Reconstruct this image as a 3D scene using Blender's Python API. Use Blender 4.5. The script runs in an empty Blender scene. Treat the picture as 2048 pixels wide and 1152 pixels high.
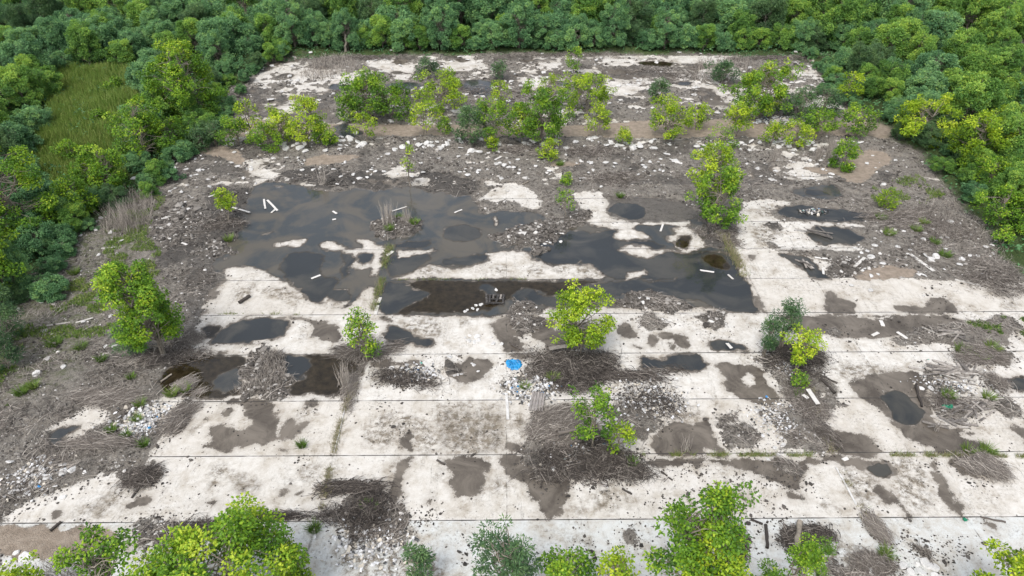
import bpy, math, random
import numpy as np
C = bpy.context.scene.collection
SC = bpy.context.scene
# ------------------------------------------------------------------ camera, sky, sun, exposure
H = 28.0; FPX = 1365.0; PITCH = math.radians(36.0); YAW = math.radians(0.44)
cam = bpy.data.cameras.new('camera'); camo = bpy.data.objects.new('camera', cam); C.objects.link(camo)
camo.location = (0, 0, H); camo.rotation_euler = (math.radians(90)-PITCH, 0, -YAW)
cam.sensor_width = 36; cam.lens = 36*FPX/2048; cam.clip_end = 3000; cam.clip_start = .1
SC.camera = camo
SUN_EL = math.radians(58); SUN_ROT = math.radians(205)
w = bpy.data.worlds.new('World'); SC.world = w; w.use_nodes = True
nt = w.node_tree; nt.nodes.clear()
def N(nt, t, **k):
    n = nt.nodes.new(t)
    for a, b in k.items(): setattr(n, a, b)
    return n
sky = N(nt, 'ShaderNodeTexSky', sky_type='NISHITA'); sky.sun_disc = False
sky.sun_elevation = SUN_EL; sky.sun_rotation = SUN_ROT; sky.dust_density = 3.0; sky.air_density = 1.0
hs = N(nt, 'ShaderNodeHueSaturation'); hs.inputs['Saturation'].default_value = .42
tc = N(nt, 'ShaderNodeTexCoord'); cn = N(nt, 'ShaderNodeTexNoise'); cn.inputs['Scale'].default_value = 3.2; cn.inputs['Detail'].default_value = 6
cr = N(nt, 'ShaderNodeMapRange'); cr.inputs['From Min'].default_value = .38; cr.inputs['From Max'].default_value = .66
cr.inputs['To Min'].default_value = .9; cr.inputs['To Max'].default_value = 2.0
ml = N(nt, 'ShaderNodeVectorMath', operation='SCALE')
bg = N(nt, 'ShaderNodeBackground'); bg.inputs['Strength'].default_value = .15
wo = N(nt, 'ShaderNodeOutputWorld')
L = nt.links.new
L(sky.outputs[0], hs.inputs['Color']); L(hs.outputs[0], ml.inputs[0]); L(tc.outputs['Generated'], cn.inputs['Vector'])
L(cn.outputs['Fac'], cr.inputs['Value']); L(cr.outputs[0], ml.inputs['Scale']); L(ml.outputs[0], bg.inputs['Color']); L(bg.outputs[0], wo.inputs['Surface'])
sl = bpy.data.lights.new('sun', 'SUN'); sl.energy = 1.35; sl.angle = math.radians(20); sl.color = (1, .965, .91)
so = bpy.data.objects.new('sun', sl); C.objects.link(so)
so.rotation_euler = (math.radians(90)-SUN_EL, 0, math.radians(180)-SUN_ROT)
SC.view_settings.view_transform = 'Standard'; SC.view_settings.look = 'None'
SC.view_settings.gamma = 1; SC.view_settings.exposure = 0.34
try: SC.cycles.max_bounces = 6; SC.cycles.transparent_max_bounces = 8
except Exception: pass

# ------------------------------------------------------------------ photo pixel -> ground
cp, sp = math.cos(PITCH), math.sin(PITCH); cy_, sy_ = math.cos(YAW), math.sin(YAW)
def G(px, py, z=0.0):
    u = (np.asarray(px, float)-1024)/FPX; v = (np.asarray(py, float)-576)/FPX
    dx = u; dy = cp - v*sp; dz = -sp - v*cp
    t = (z-H)/dz
    X = dx*t; Y = dy*t
    return X*cy_ + Y*sy_, -X*sy_ + Y*cy_
def ppm(py):                                   # photo pixels per metre on the ground at that row
    v = (py-576)/FPX; D = H/math.tan(PITCH+math.atan(v)); return FPX/(D*cp+H*sp)
def height_at(by, ty):
    D = H/math.tan(PITCH+math.atan((by-576)/FPX)); return H - D*math.tan(PITCH+math.atan((ty-576)/FPX))

# ------------------------------------------------------------------ noise
def _h(ix, iy, s):
    n = (ix.astype(np.int64)*374761393 + iy.astype(np.int64)*668265263 + s*1442695041) & 0x7fffffff
    n = ((n ^ (n >> 13))*1274126177) & 0x7fffffff
    return ((n ^ (n >> 16)) & 0xffff)/65535.0
def vn(x, y, s=0):
    ix = np.floor(x); iy = np.floor(y); fx = x-ix; fy = y-iy
    fx = fx*fx*(3-2*fx); fy = fy*fy*(3-2*fy)
    a = _h(ix, iy, s); b = _h(ix+1, iy, s); c = _h(ix, iy+1, s); d = _h(ix+1, iy+1, s)
    return (a*(1-fx)+b*fx)*(1-fy)+(c*(1-fx)+d*fx)*fy
def fbm(x, y, s=0, o=4):
    r = 0; a = 1; t = 0
    for i in range(o):
        r = r+a*(vn(x*2**i+i*17.3, y*2**i+i*5.1, s+i)-.5); t += a; a *= .5
    return r/t*2

# ------------------------------------------------------------------ mesh builder
class MB:
    def __init__(s): s.V = []; s.L = []; s.S = []; s.T = []; s.n = 0
    def add(s, v, f, tint=0.5):
        v = np.asarray(v, float).reshape(-1, 3); f = np.asarray(f, int)
        s.V.append(v); s.L.append((f+s.n).ravel()); s.S.append(np.full(len(f), f.shape[1]))
        s.T.append(np.broadcast_to(np.asarray(tint, float), (len(f),)).copy()); s.n += len(v)
    def build(s, name, mat, parent=None, smooth=False):
        me = s.mesh(name, mat, smooth); return link(name, me, parent)
    def mesh(s, name, mat, smooth=False):
        me = bpy.data.meshes.new(name)
        V = np.concatenate(s.V); Lp = np.concatenate(s.L); S = np.concatenate(s.S); T = np.concatenate(s.T)
        me.vertices.add(len(V)); me.vertices.foreach_set('co', V.astype(np.float32).ravel())
        me.loops.add(len(Lp)); me.loops.foreach_set('vertex_index', Lp.astype(np.int32))
        me.polygons.add(len(S)); st = np.concatenate([[0], np.cumsum(S)[:-1]]).astype(np.int32)
        me.polygons.foreach_set('loop_start', st)
        me.polygons.foreach_set('use_smooth', np.full(len(S), smooth))
        a = me.attributes.new('tint', 'FLOAT', 'FACE'); a.data.foreach_set('value', T.astype(np.float32))
        me.update(calc_edges=True); me.materials.append(mat); return me
def link(name, me, parent=None):
    o = bpy.data.objects.new(name, me); C.objects.link(o)
    if parent is not None: o.parent = parent
    return o
def tag(o, label=None, cat=None, group=None, kind=None):
    if label: o['label'] = label
    if cat: o['category'] = cat
    if group: o['group'] = group
    if kind: o['kind'] = kind
    return o
def empty(name, x, y, z=0, rz=0):
    o = bpy.data.objects.new(name, None); C.objects.link(o); o.location = (x, y, z); o.rotation_euler = (0, 0, rz); o.empty_display_size = .2
    return o
def nrm(a): return a/np.maximum(np.linalg.norm(a, axis=-1, keepdims=True), 1e-9)
def tube(mb, pts, rad, k=5, tint=.5):
    P = np.asarray(pts, float); n = len(P); R = np.broadcast_to(np.asarray(rad, float), (n,))
    T = nrm(np.gradient(P, axis=0)); ref = np.array([0, 0, 1.]) if abs(T[0][2]) < .9 else np.array([1., 0, 0])
    A = nrm(np.cross(T, ref)); B = np.cross(T, A); th = np.arange(k)*2*math.pi/k
    V = P[:, None]+R[:, None, None]*(np.cos(th)[None, :, None]*A[:, None]+np.sin(th)[None, :, None]*B[:, None])
    i = np.arange(n-1)[:, None]*k; j = np.arange(k)[None]; j2 = (j+1) % k
    F = np.stack([i+j, i+j2, i+k+j2, i+k+j], -1).reshape(-1, 4)
    mb.add(V.reshape(-1, 3), F, tint)
def stalks(mb, P0, P1, sag, r, tint, segs=4):
    """many thin tapered three-sided stalks, vectorised. P0,P1 (N,3); sag (N,3) bow"""
    n = len(P0); t = np.linspace(0, 1, segs)[None, :, None]
    P = P0[:, None]*(1-t)+P1[:, None]*t+sag[:, None]*(4*t*(1-t))
    D = nrm(P1-P0); ref = np.where(np.abs(D[:, 2:3]) < .9, np.array([[0, 0, 1.]]), np.array([[1., 0, 0]]))
    A = nrm(np.cross(D, ref)); B = np.cross(D, A)
    R = (np.asarray(r).reshape(-1, 1)*np.ones((n, 1)))[:, :, None]*(1-.6*t)
    V = np.stack([P+R*(math.cos(a)*A[:, None]+math.sin(a)*B[:, None]) for a in (0, 2.094, 4.189)], 2)
    b = (np.arange(n)*segs*3)[:, None, None]+(np.arange(segs-1)*3)[None, :, None]; j = np.arange(3)[None, None]; j2 = (j+1) % 3
    F = np.stack([b+j, b+j2, b+3+j2, b+3+j], -1).reshape(-1, 4)
    mb.add(V.reshape(-1, 3), F, np.repeat(np.broadcast_to(tint, (n,)), (segs-1)*3))
def leaves(mb, P, ax, nm, ln, wd, tint, six=True):
    n = len(P); ax = nrm(ax); sd = nrm(np.cross(nm, ax)); up = nrm(np.cross(ax, sd))
    ln = np.broadcast_to(ln, (n,))[:, None]; wd = np.broadcast_to(wd, (n,))[:, None]
    if six:
        pr = [(0, 0, 0), (.32, .5, .10), (.72, .36, .06), (1, 0, -.14), (.72, -.36, .06), (.32, -.5, .10)]
    else: pr = [(0, 0, 0), (.45, .5, .08), (1, 0, -.1), (.45, -.5, .08)]
    V = np.stack([P+ax*ln*a+sd*wd*b+up*ln*c for a, b, c in pr], 1)
    k = len(pr); F = (np.arange(n)*k)[:, None]+np.arange(k)[None]
    mb.add(V.reshape(-1, 3), F, tint)

# ------------------------------------------------------------------ materials
def mat_new(name):
    m = bpy.data.materials.new(name); m.use_nodes = True; m.node_tree.nodes.clear(); return m, m.node_tree
def ramp(nt, stops, interp='LINEAR'):
    r = N(nt, 'ShaderNodeValToRGB'); r.color_ramp.interpolation = interp; e = r.color_ramp.elements
    e[0].position = stops[0][0]; e[0].color = (*stops[0][1], 1); e[1].position = stops[-1][0]; e[1].color = (*stops[-1][1], 1)
    for p, c in stops[1:-1]:
        q = e.new(p); q.color = (*c, 1)
    return r
def leaf_mat(name, stops, trans=.3, jitter=.12):
    m, nt = mat_new(name); L = nt.links.new
    at = N(nt, 'ShaderNodeAttribute', attribute_name='tint'); oi = N(nt, 'ShaderNodeObjectInfo')
    mr = N(nt, 'ShaderNodeMapRange'); mr.inputs['To Min'].default_value = -jitter; mr.inputs['To Max'].default_value = jitter
    ad = N(nt, 'ShaderNodeMath', operation='ADD'); r = ramp(nt, stops)
    L(oi.outputs['Random'], mr.inputs['Value']); L(at.outputs['Fac'], ad.inputs[0]); L(mr.outputs[0], ad.inputs[1]); L(ad.outputs[0], r.inputs[0])
    p = N(nt, 'ShaderNodeBsdfPrincipled'); p.inputs['Roughness'].default_value = .5; p.inputs['Specular IOR Level'].default_value = .35
    t = N(nt, 'ShaderNodeBsdfTranslucent'); mx = N(nt, 'ShaderNodeMixShader'); mx.inputs[0].default_value = trans
    L(r.outputs[0], p.inputs['Base Color']); L(r.outputs[0], t.inputs['Color'])
    o = N(nt, 'ShaderNodeOutputMaterial'); L(p.outputs[0], mx.inputs[1]); L(t.outputs[0], mx.inputs[2]); L(mx.outputs[0], o.inputs[0]); return m
def tint_mat(name, stops, rough=.9, nscale=0, namp=.25, bump=0, interp='LINEAR', spec=.3):
    m, nt = mat_new(name); L = nt.links.new
    at = N(nt, 'ShaderNodeAttribute', attribute_name='tint'); r = ramp(nt, stops, interp); src = at.outputs['Fac']
    p = N(nt, 'ShaderNodeBsdfPrincipled'); p.inputs['Roughness'].default_value = rough; p.inputs['Specular IOR Level'].default_value = spec
    if nscale:
        tc = N(nt, 'ShaderNodeTexCoord'); n = N(nt, 'ShaderNodeTexNoise'); n.inputs['Scale'].default_value = nscale; n.inputs['Detail'].default_value = 5
        mr = N(nt, 'ShaderNodeMapRange'); mr.inputs['From Min'].default_value = .3; mr.inputs['From Max'].default_value = .7
        mr.inputs['To Min'].default_value = -namp; mr.inputs['To Max'].default_value = namp; ad = N(nt, 'ShaderNodeMath', operation='ADD')
        L(tc.outputs['Object'], n.inputs['Vector']); L(n.outputs['Fac'], mr.inputs['Value']); L(src, ad.inputs[0]); L(mr.outputs[0], ad.inputs[1]); src = ad.outputs[0]
        if bump:
            b = N(nt, 'ShaderNodeBump'); b.inputs['Strength'].default_value = bump; b.inputs['Distance'].default_value = .03
            L(n.outputs['Fac'], b.inputs['Height']); L(b.outputs[0], p.inputs['Normal'])
    L(src, r.inputs[0]); L(r.outputs[0], p.inputs['Base Color'])
    o = N(nt, 'ShaderNodeOutputMaterial'); L(p.outputs[0], o.inputs[0]); return m
M = {}
M['Y'] = leaf_mat('leaf_lime', [(0, (.080, .165, .012)), (.4, (.225, .365, .018)), (.75, (.42, .56, .028)), (1, (.60, .66, .06))], .34)
M['M'] = leaf_mat('leaf_green', [(0, (.045, .120, .014)), (.45, (.130, .270, .020)), (.8, (.275, .44, .028)), (1, (.48, .58, .05))], .32)
M['D'] = leaf_mat('leaf_feathery', [(0, (.040, .095, .040)), (.5, (.085, .170, .068)), (1, (.18, .29, .10))], .28)
M['F'] = leaf_mat('leaf_wood', [(0, (.040, .115, .048)), (.4, (.120, .265, .105)), (.75, (.205, .38, .150)), (1, (.32, .50, .13))], .3, .14)  # greens lightened a little to stand in for distance haze
M['O'] = leaf_mat('leaf_olive', [(0, (.05, .075, .03)), (.5, (.11, .15, .06)), (1, (.20, .24, .12))], .2)
M['R'] = leaf_mat('leaf_wood_light', [(0, (.040, .110, .026)), (.4, (.125, .27, .052)), (.75, (.25, .43, .075)), (1, (.40, .55, .08))], .32, .13)
M['grass'] = leaf_mat('grass_blade', [(0, (.06, .12, .02)), (.5, (.15, .26, .04)), (1, (.30, .34, .10))], .25)
M['bark'] = tint_mat('bark', [(0, (.10, .085, .065)), (1, (.32, .28, .23))], .9, 6, .3, .4)
M['dead'] = tint_mat('dead_stalk', [(0, (.035, .030, .027)), (.35, (.12, .103, .09)), (.75, (.28, .25, .22)), (1, (.46, .42, .37))], .9)
M['plank'] = tint_mat('weathered_board', [(0, (.045, .042, .04)), (.5, (.30, .27, .24)), (.8, (.52, .50, .46)), (1, (.62, .60, .57))], .8, 9, .12, .3)
M['chunk'] = tint_mat('broken_concrete', [(0, (.16, .15, .14)), (.5, (.45, .44, .42)), (1, (.60, .59, .57))], .9, 5, .35, .6)
M['stone'] = tint_mat('rubble_stone', [(0, (.030, .027, .024)), (.45, (.11, .098, .086)), (.8, (.27, .25, .225)), (1, (.60, .58, .55))], .9)
M['litter'] = tint_mat('litter', [(0, (.58, .58, .58)), (.3, (.36, .35, .34)), (.45, (.05, .05, .05)), (.6, (.66, .66, .66)), (.78, (.03, .22, .50)), (.84, (.55, .50, .42)), (.95, (.10, .35, .28))], .55, interp='CONSTANT', spec=.5)
M['tarp'] = tint_mat('blue_plastic', [(0, (.005, .10, .26)), (.5, (.01, .24, .52)), (1, (.06, .42, .72))], .35, 5, .3, .6, spec=.5)
M['green_net'] = tint_mat('green_net', [(0, (.01, .12, .07)), (1, (.03, .30, .17))], .7, 8, .3)
M['rubber'] = tint_mat('rubber', [(0, (.02, .02, .02)), (1, (.07, .07, .068))], .75, 12, .3)
M['sheet'] = tint_mat('asbestos_sheet', [(0, (.10, .095, .09)), (1, (.34, .31, .29))], .85, 5, .3, .3)

# ------------------------------------------------------------------ traced ground zones (tile-local outlines on the photo, painted in order)
OX = {'A': (0, 0), 'B': (680, 0), 'C': (1348, 0), 'D': (0, 380), 'E': (680, 380), 'F': (1348, 380), 'G': (0, 752), 'H': (680, 752), 'I': (1348, 752), 'X': (0, 0)}
Z = '''
V X -300,1300 -900,700 -300,420 0,640 70,590 130,490 240,415 300,380 340,325 440,285 450,235 440,200 500,150 560,112 1640,108 1660,190 1740,230 1800,290 1880,340 1900,400 1960,450 2048,560 2600,760 2900,300 2600,90 -400,90 -900,400
W X 0,640 70,590 130,490 240,415 330,420 260,520 200,640 150,760 60,800 0,800
C X 0,1300 0,1035 60,1000 180,960 290,930 300,890 350,850 400,790 405,700 400,620 430,560 520,530 1480,480 1800,560 2048,560 2400,600 2400,1300
S X 370,560 380,500 440,440 480,470 560,520 540,570 440,560 430,600 400,640 370,620
K X 300,540 350,470 420,440 400,400 430,370 520,380 560,420 520,460 480,470 420,500 380,520
G X 490,400 520,365 570,362 640,388 760,370 900,380 955,395 960,430 1010,420 1080,425 1110,470 1200,400 1280,395 1370,400 1400,440 1450,470 1490,560 1500,628 1380,610 1250,615 1120,610 1000,640 760,625 755,560 690,620 640,600 600,600 570,560 520,540 480,560 420,540 440,500 480,470
K X 640,330 700,345 780,340 900,345 960,370 940,392 860,384 800,372 760,385 680,372 650,385 620,372 560,362 540,345
S X 1190,400 1280,398 1370,400 1400,430 1370,440 1290,445 1220,440 1190,425
C E 790,60 870,0 930,-20 1040,-40 1100,0 1180,90 1120,130 1040,80 960,60 870,70
C E 880,150 920,155 915,215 880,205
C E 1340,10 1500,20 1560,90 1530,150 1640,180 1900,180 2016,170 2016,222 1900,203 1700,205 1660,230 1560,225 1420,195 1400,175 1450,150 1380,110
P E 1550,95 1640,75 1740,90 1760,150 1690,175 1600,160 1545,130
C E 1460,235 1520,235 1530,255 1500,265 1465,255
C E 1600,220 1660,215 1720,235 1790,270 1800,290 1700,285 1640,295 1560,275 1550,260
C E 1900,220 2016,230 2016,310 1940,300 1900,290 1870,265 1930,250
P E 1560,226 1600,222 1550,270 1640,300 1800,292 1880,320 1880,340 1780,330 1740,312 1660,318 1590,345 1460,340 1400,260
P E 1130,300 1300,240 1400,220 1460,300 1600,345 1650,372 1750,400 1870,362 2016,360 2016,510 1540,515 1450,420 1220,430 1110,390
C E 1590,345 1660,320 1740,315 1780,330 1830,345 2016,345 2016,355 1870,358 1800,400 1740,390 1650,365
C E 1640,480 1700,465 1760,460 1790,480 1700,510 1660,540 1635,525
P E 600,210 700,195 800,230 820,270 760,300 660,300 600,270
P E 300,320 420,290 540,300 480,330 320,335
R E 160,200 240,160 400,150 490,190 470,240 380,280 280,290 200,270
C E 830,360 900,345 1050,345 1110,370 1100,400 1200,430 1400,430 1450,420 1540,500 1500,515 300,515 270,505 400,480 480,440 600,460 760,430 860,400
M E 480,430 640,450 540,500 440,480
M E 900,430 980,440 960,490 870,490
M E 1100,430 1190,440 1150,490 1080,470
M E 1380,430 1440,415 1530,495 1440,500 1350,480
M E 1240,440 1330,445 1300,490 1220,470
P E 260,380 450,350 540,370 500,420 400,470 280,500
P E 600,400 860,365 850,400 720,430 600,440
R E 1000,240 1100,190 1250,160 1400,110 1480,140 1380,200 1300,240 1220,310 1180,320 1200,350 1130,370 1050,330 940,320 860,270 900,240
C E 0,335 150,340 70,285 120,275 240,300 260,380 220,500 165,510 190,440 110,460 60,450 90,400 50,370 0,350
C E 300,345 520,338 590,355 420,370 330,400 310,370
P E 110,370 200,360 190,420 140,430 100,400
P E 0,360 50,370 90,410 60,450 40,500 0,520
B E 380,525 800,528 1330,522 1530,522 1400,545 1330,570 1340,600 1220,620 1120,565 1010,590 1000,640 900,660 850,700 220,708 350,690 540,610 480,575 410,570
C E 380,518 440,515 430,530 390,530
P E 250,528 370,528 400,570 500,580 550,610 400,660 330,705 222,705 235,600
P E 810,550 870,550 900,580 930,605 880,610 820,590
P E 1010,590 1060,562 1110,575 1140,600 1220,625 1340,600 1330,565 1420,545 1600,522 2016,520 2016,650 1850,590 1600,600 1400,650 1220,690 1130,660 1000,650
R E 1000,655 1060,635 1140,640 1150,700 1090,730 990,710
R E 1560,620 1700,575 1850,590 2016,655 2030,720 1850,700 1560,680
C E 0,718 990,718 1200,716 2016,716 2016,942 0,942
B E 220,722 300,760 260,720
P E 250,780 320,775 400,800 440,850 540,860 540,890 480,895 400,880 265,930
M E 350,760 440,730 600,750 590,840 440,850 380,800
M E 690,745 760,740 740,775 690,775
S E 870,750 980,722 1140,720 1240,760 1240,940 1180,935 1150,850 1080,860 1080,930 960,938 940,870 890,840
C E 1000,830 1060,850 1090,775 1140,770 1100,850 1160,870 1170,935 1080,935 1060,885
R E 980,730 1080,720 1160,760 1060,830 960,800
S E 1260,780 1500,790 1500,930 1180,935 1160,850
S E 1590,790 1680,760 1720,830 1690,855 1600,830
S E 1510,810 1545,810 1545,828 1510,828
S E 1760,860 1820,838 1830,870 1800,910 1760,890
S E 1840,840 1900,820 1990,840 1990,862 1850,860
S E 1680,870 1740,910 1710,920
S E 1895,885 1930,900 1935,935 1900,920
D E 1740,700 1860,720 1850,800 1760,790 1700,740
S E 700,990 760,965 860,980 880,1020 780,1140 680,1120 580,1030 640,1000
K E 590,1000 660,990 700,1060 640,1070
S E 160,985 480,985 480,1005 330,1040 180,1030
M E 230,1010 470,1000 560,1100 420,1152 200,1100
P E 1730,960 1860,990 1940,945 2016,950 2016,1030 1900,1020 1790,1040 1740,1000
S E 960,945 1140,950 1140,985 1000,970
S E 1590,1005 1625,1010 1620,1030 1595,1025
K E 1120,990 1260,930 1480,930 1520,1060 1520,1100 1300,1100 1160,1090
D E 1080,1030 1130,1000 1250,1100 1280,1160 1050,1180 900,1150
C D 1280,450 1380,435 1540,460 1600,520 1680,560 1780,600 1780,650 1900,590 2016,560 2016,700 1160,702 1160,650 1260,620 1320,560 1280,500
M D 1540,560 1640,570 1780,620 1640,640 1500,600
M D 1360,570 1480,540 1460,600 1380,620
M D 1840,620 1960,600 1980,660 1860,670
P D 1640,375 1760,362 1860,370 1880,420 1860,500 1960,520 1930,590 1860,640 1830,655 1790,640 1760,590 1680,550 1620,440
G D 1850,380 1940,370 1990,420 1960,500 1870,500 1850,450
P D 1880,600 1960,575 2030,590 2020,640 1920,640
C D 1570,310 1700,290 1780,270 1750,332 1600,335
C D 1840,320 1920,290 2016,338 2016,352 1850,345
C D 1500,258 1580,240 1575,252 1520,265
R D 1100,360 1180,335 1300,325 1400,345 1350,385 1180,400
R D 1160,310 1240,290 1330,290 1360,310 1250,330
R D 900,150 1050,90 1180,120 1240,220 1100,300 1000,330 900,300 840,260
C D 1160,710 2016,712 2016,940 1080,940 1100,890
P D 1200,855 1400,750 1440,730 1640,740 1660,780 1600,850 1500,880 1300,885 1220,880
S D 1640,722 1800,740 1920,770 1960,840 1940,890 1840,870 1770,850 1820,790 1760,750 1680,760
B D 1160,770 1300,790 1240,830 1180,840
B D 890,1152 920,1050 1080,950 1400,944 1420,1000 1380,1060 1380,1160 1380,1190 1100,1190 940,1180
P D 1220,1090 1330,1030 1400,1020 1390,1152 1240,1160
B D 1640,955 2016,960 2080,1010 2040,1100 1980,1190 1600,1185
P D 1620,960 1700,950 1780,980 1790,1060 1720,1110 1650,1100 1630,1040
R D 1440,950 1540,890 1620,930 1620,1020 1660,1060 1650,1190 1350,1190 1400,1060
C F 0,190 130,240 190,300 200,350 0,350
B F 20,260 110,270 80,340 10,310
K F 160,250 300,240 330,330 240,350 190,300
S F 300,60 380,120 380,250 300,250
C F 390,60 680,60 680,100 560,110 590,180 760,185 1050,195 1110,215 1000,215 900,205 800,215 780,260 850,320 900,300 1060,320 1130,345 860,350 640,345 560,350 640,390 720,430 800,516 430,516 360,400 340,320 360,160
M F 480,110 560,90 600,150 560,170 490,150
M F 440,200 620,200 600,300 460,310
K F 500,190 610,190 590,240 510,230
D F 520,300 620,310 600,350 530,340
S F 410,370 470,370 460,405 420,400
P F 600,110 740,85 860,110 1000,115 1150,140 1120,175 900,185 740,175 620,150
P F 800,215 900,205 1000,220 1060,260 1120,280 1060,310 900,310 850,315 780,260
P F 580,365 700,370 780,400 860,480 900,510 800,510 720,430 640,390
R F 880,400 1000,380 1150,420 1140,480 960,520 900,500 840,440
T F 1160,430 1400,450 1400,500 1200,516 1000,516
P F 0,360 320,360 410,516 480,640 490,715 260,700 160,640 0,600
B F 150,375 250,370 330,440 300,470 180,430
C F 440,522 880,520 970,575 970,625 860,640 880,712 540,712 500,620
S F 440,600 500,620 535,712 495,712
S F 855,585 910,580 960,625 1050,640 1060,700 1050,714 862,714 875,640
C F 1005,545 1100,525 1280,520 1400,530 1450,590 1470,680 1260,650 1290,714 1060,714 1050,600
S F 1260,650 1470,680 1480,630 1600,630 1650,714 1290,714
C F 1490,620 1560,560 1660,520 1940,520 1990,600 2030,716 1900,716 1900,690 1820,670 1690,714 1650,714 1640,650 1590,630
M F 1670,545 1760,530 1750,560 1700,590
M F 1910,640 1960,640 1960,700 1920,700
S F 540,720 1500,720 1700,740 1650,800 1200,850 940,870 800,870 660,820 680,760
C F 1050,722 1310,732 1200,738 1060,735
C F 780,850 860,820 960,870 1200,880 1260,930 1560,880 1600,945 800,945 830,900
D F 1240,840 1500,770 1700,740 2016,740 2016,870 1900,880 1960,1000 1700,1000 1560,870 1400,930 1260,920
D F 860,810 960,790 980,840 900,860
C F 1910,880 2016,870 2016,960 1960,950
C F 0,720 460,722 480,850 380,890 260,850 110,840 120,900 60,900 0,870
R F 60,722 300,705 320,770 220,840 160,760
P F 180,880 300,860 420,920 400,938 220,925
S F 0,830 60,840 110,900 60,930 0,900
C F 0,945 420,945 700,1170 0,1170
P F 0,950 150,948 210,1020 180,1050 60,1030 0,1040
S F 240,1000 440,1000 560,1050 500,1075 490,1160 440,1160 450,1070 410,1062 400,1130 420,1160 290,1160 340,1100 270,1050
D F 400,960 560,940 720,1020 800,1100 900,1170 680,1190 620,1060 500,1010
K F 420,960 540,950 600,1020 460,1010
C F 800,945 1560,945 1660,1060 1560,1060 1440,1040 1260,1040 1160,1080 1040,1110 1040,1160 940,1160 850,1090
M F 900,1010 1150,990 1350,1040 1260,1040 1160,1080 1000,1110
S F 1030,1110 1180,1050 1300,1040 1420,1050 1440,1190 1040,1190
D F 1440,1000 1560,1010 1600,1100 1800,1190 1440,1190
P F 1900,1100 2016,1070 2060,1150 1960,1160
S I 290,40 330,0 520,0 560,70 600,120 600,200 500,160 360,120 330,70
C I 400,-20 450,-10 460,20 450,60 400,50
S I 1030,40 1180,0 1440,0 1460,130 1480,220 1560,300 1700,370 1820,400 1800,440 1500,456 1490,420 1380,380 1280,290 1200,210 1130,150 1040,110
P I 1210,70 1330,80 1440,200 1440,250 1400,295 1340,300 1270,250 1210,150
S I 900,310 1060,330 1170,370 1175,430 1200,455 900,455 870,380
S I 1560,290 1640,290 1670,330 1620,350 1570,340
S I 1690,310 1740,320 1740,345 1690,340
D I 1440,150 1600,120 1800,120 2000,160 1960,240 1760,200 1700,290 1600,260 1500,220
S I 0,250 130,210 200,250 220,340 260,400 330,455 0,455
C I 150,400 230,420 230,455 170,455
M I 0,180 130,190 200,240 100,300 0,290
D I 240,250 340,240 420,270 500,340 520,400 440,420 340,420 280,340
D I 500,190 620,180 700,120 860,140 900,60 980,120 820,200 830,260 900,400 900,455 560,440 600,330
D I 620,-10 820,-20 930,60 860,130 720,120 650,60
S I 0,465 700,470 720,640 640,640 560,600 420,560 380,530 250,490 180,480 130,530 60,490 0,510
D I 540,470 730,480 720,620 600,560
S I 700,465 1240,470 1250,560 1180,580 1080,550 980,520 860,490 760,520 720,620
P I 1060,500 1240,490 1250,550 1180,580 1090,545
M I 970,560 1150,560 1200,700 1100,760 1020,680
M I 1260,490 1440,480 1470,700 1500,820 1300,700 1240,600
S I 1200,640 1290,680 1320,760 1400,830 1360,840 1300,760
S I 1150,640 1210,640 1280,720 1210,730
S I 1460,470 1500,500 1600,640 1660,780 1660,830 1600,780 1540,700 1520,620
S I 1560,470 1780,470 1860,600 1720,570 1620,540
S I 620,670 700,650 760,680 750,710 700,690 650,715
S I 380,660 430,680 465,750 410,720
M I 840,740 890,730 880,780 840,780
M I 900,740 940,740 930,770
M I 240,680 290,690 280,710
S I 1940,290 2050,290 2050,420 1990,380
S I 1780,850 1830,850 1870,890 1850,905
M I 760,960 900,940 1100,1000 1100,1100 1080,1160 760,1080
D I 850,1080 1100,1130 1120,1180 800,1180
D I 320,930 400,930 440,1010 360,1020
K I 640,880 760,840 820,920 740,1000 640,1010
K I 1420,1000 1540,1010 1560,1090 1440,1060
M H 160,250 330,210 480,240 560,300 570,430 420,430 360,380 200,410 120,380 160,330
N H 570,180 700,190 760,170 940,190 960,380 900,440 570,440 560,300
M H 570,160 940,160 940,190 570,190
S H 340,330 420,330 410,445 350,430
S H 360,460 415,460 380,600 345,640 330,740 270,700 310,560 330,490
S H 590,462 870,462 850,600 790,700 740,690 650,700 650,600
S H 900,462 1110,462 1110,600 1350,570 1330,650 1280,720 1300,780 1190,820 1160,790 1200,750 1100,720 1100,640 1020,590 950,520
N H 870,570 940,570 960,600 930,630 880,610
M H 600,540 660,560 660,600 560,580
M H 860,610 960,600 980,650 900,690
S H 230,598 255,598 250,620 232,618
S H 500,710 530,708 530,730 495,728
S H 940,390 1110,390 1110,450 940,440
M H 970,200 1100,260 1080,320 970,300
S H 1140,190 1190,200 1190,240 1150,235
S H 1290,150 1360,160 1340,185 1280,175
D H 1100,200 1140,200 1130,280 1300,240 1500,330 1620,400 1620,480 1500,600 1360,570 1110,600 1080,460 1120,400
K H 1090,470 1250,440 1500,440 1520,600 1360,560 1240,580 1110,605
D H 1560,160 1800,180 1850,300 1740,370 1560,320 1500,200
S H 1770,450 1850,300 2030,270 2030,460
S H 1740,470 2030,470 2010,512 1780,518
M H 1480,640 1560,640 1600,760 1500,800
M H 1460,670 1480,670 1490,790 1465,780
M H 1330,740 1400,700 1420,730 1350,790
M H 1620,680 1690,680 1680,750 1640,740
M H 1300,910 1370,910 1380,950 1310,940
M H 1390,930 1430,940 1420,1000 1390,980
D H -40,700 200,690 330,780 400,820 400,900 380,1000 300,960 200,930 0,960
M H -40,940 400,1000 560,1010 620,1180 -40,1180
D H 1600,900 1720,860 1740,1000 1640,960
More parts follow.
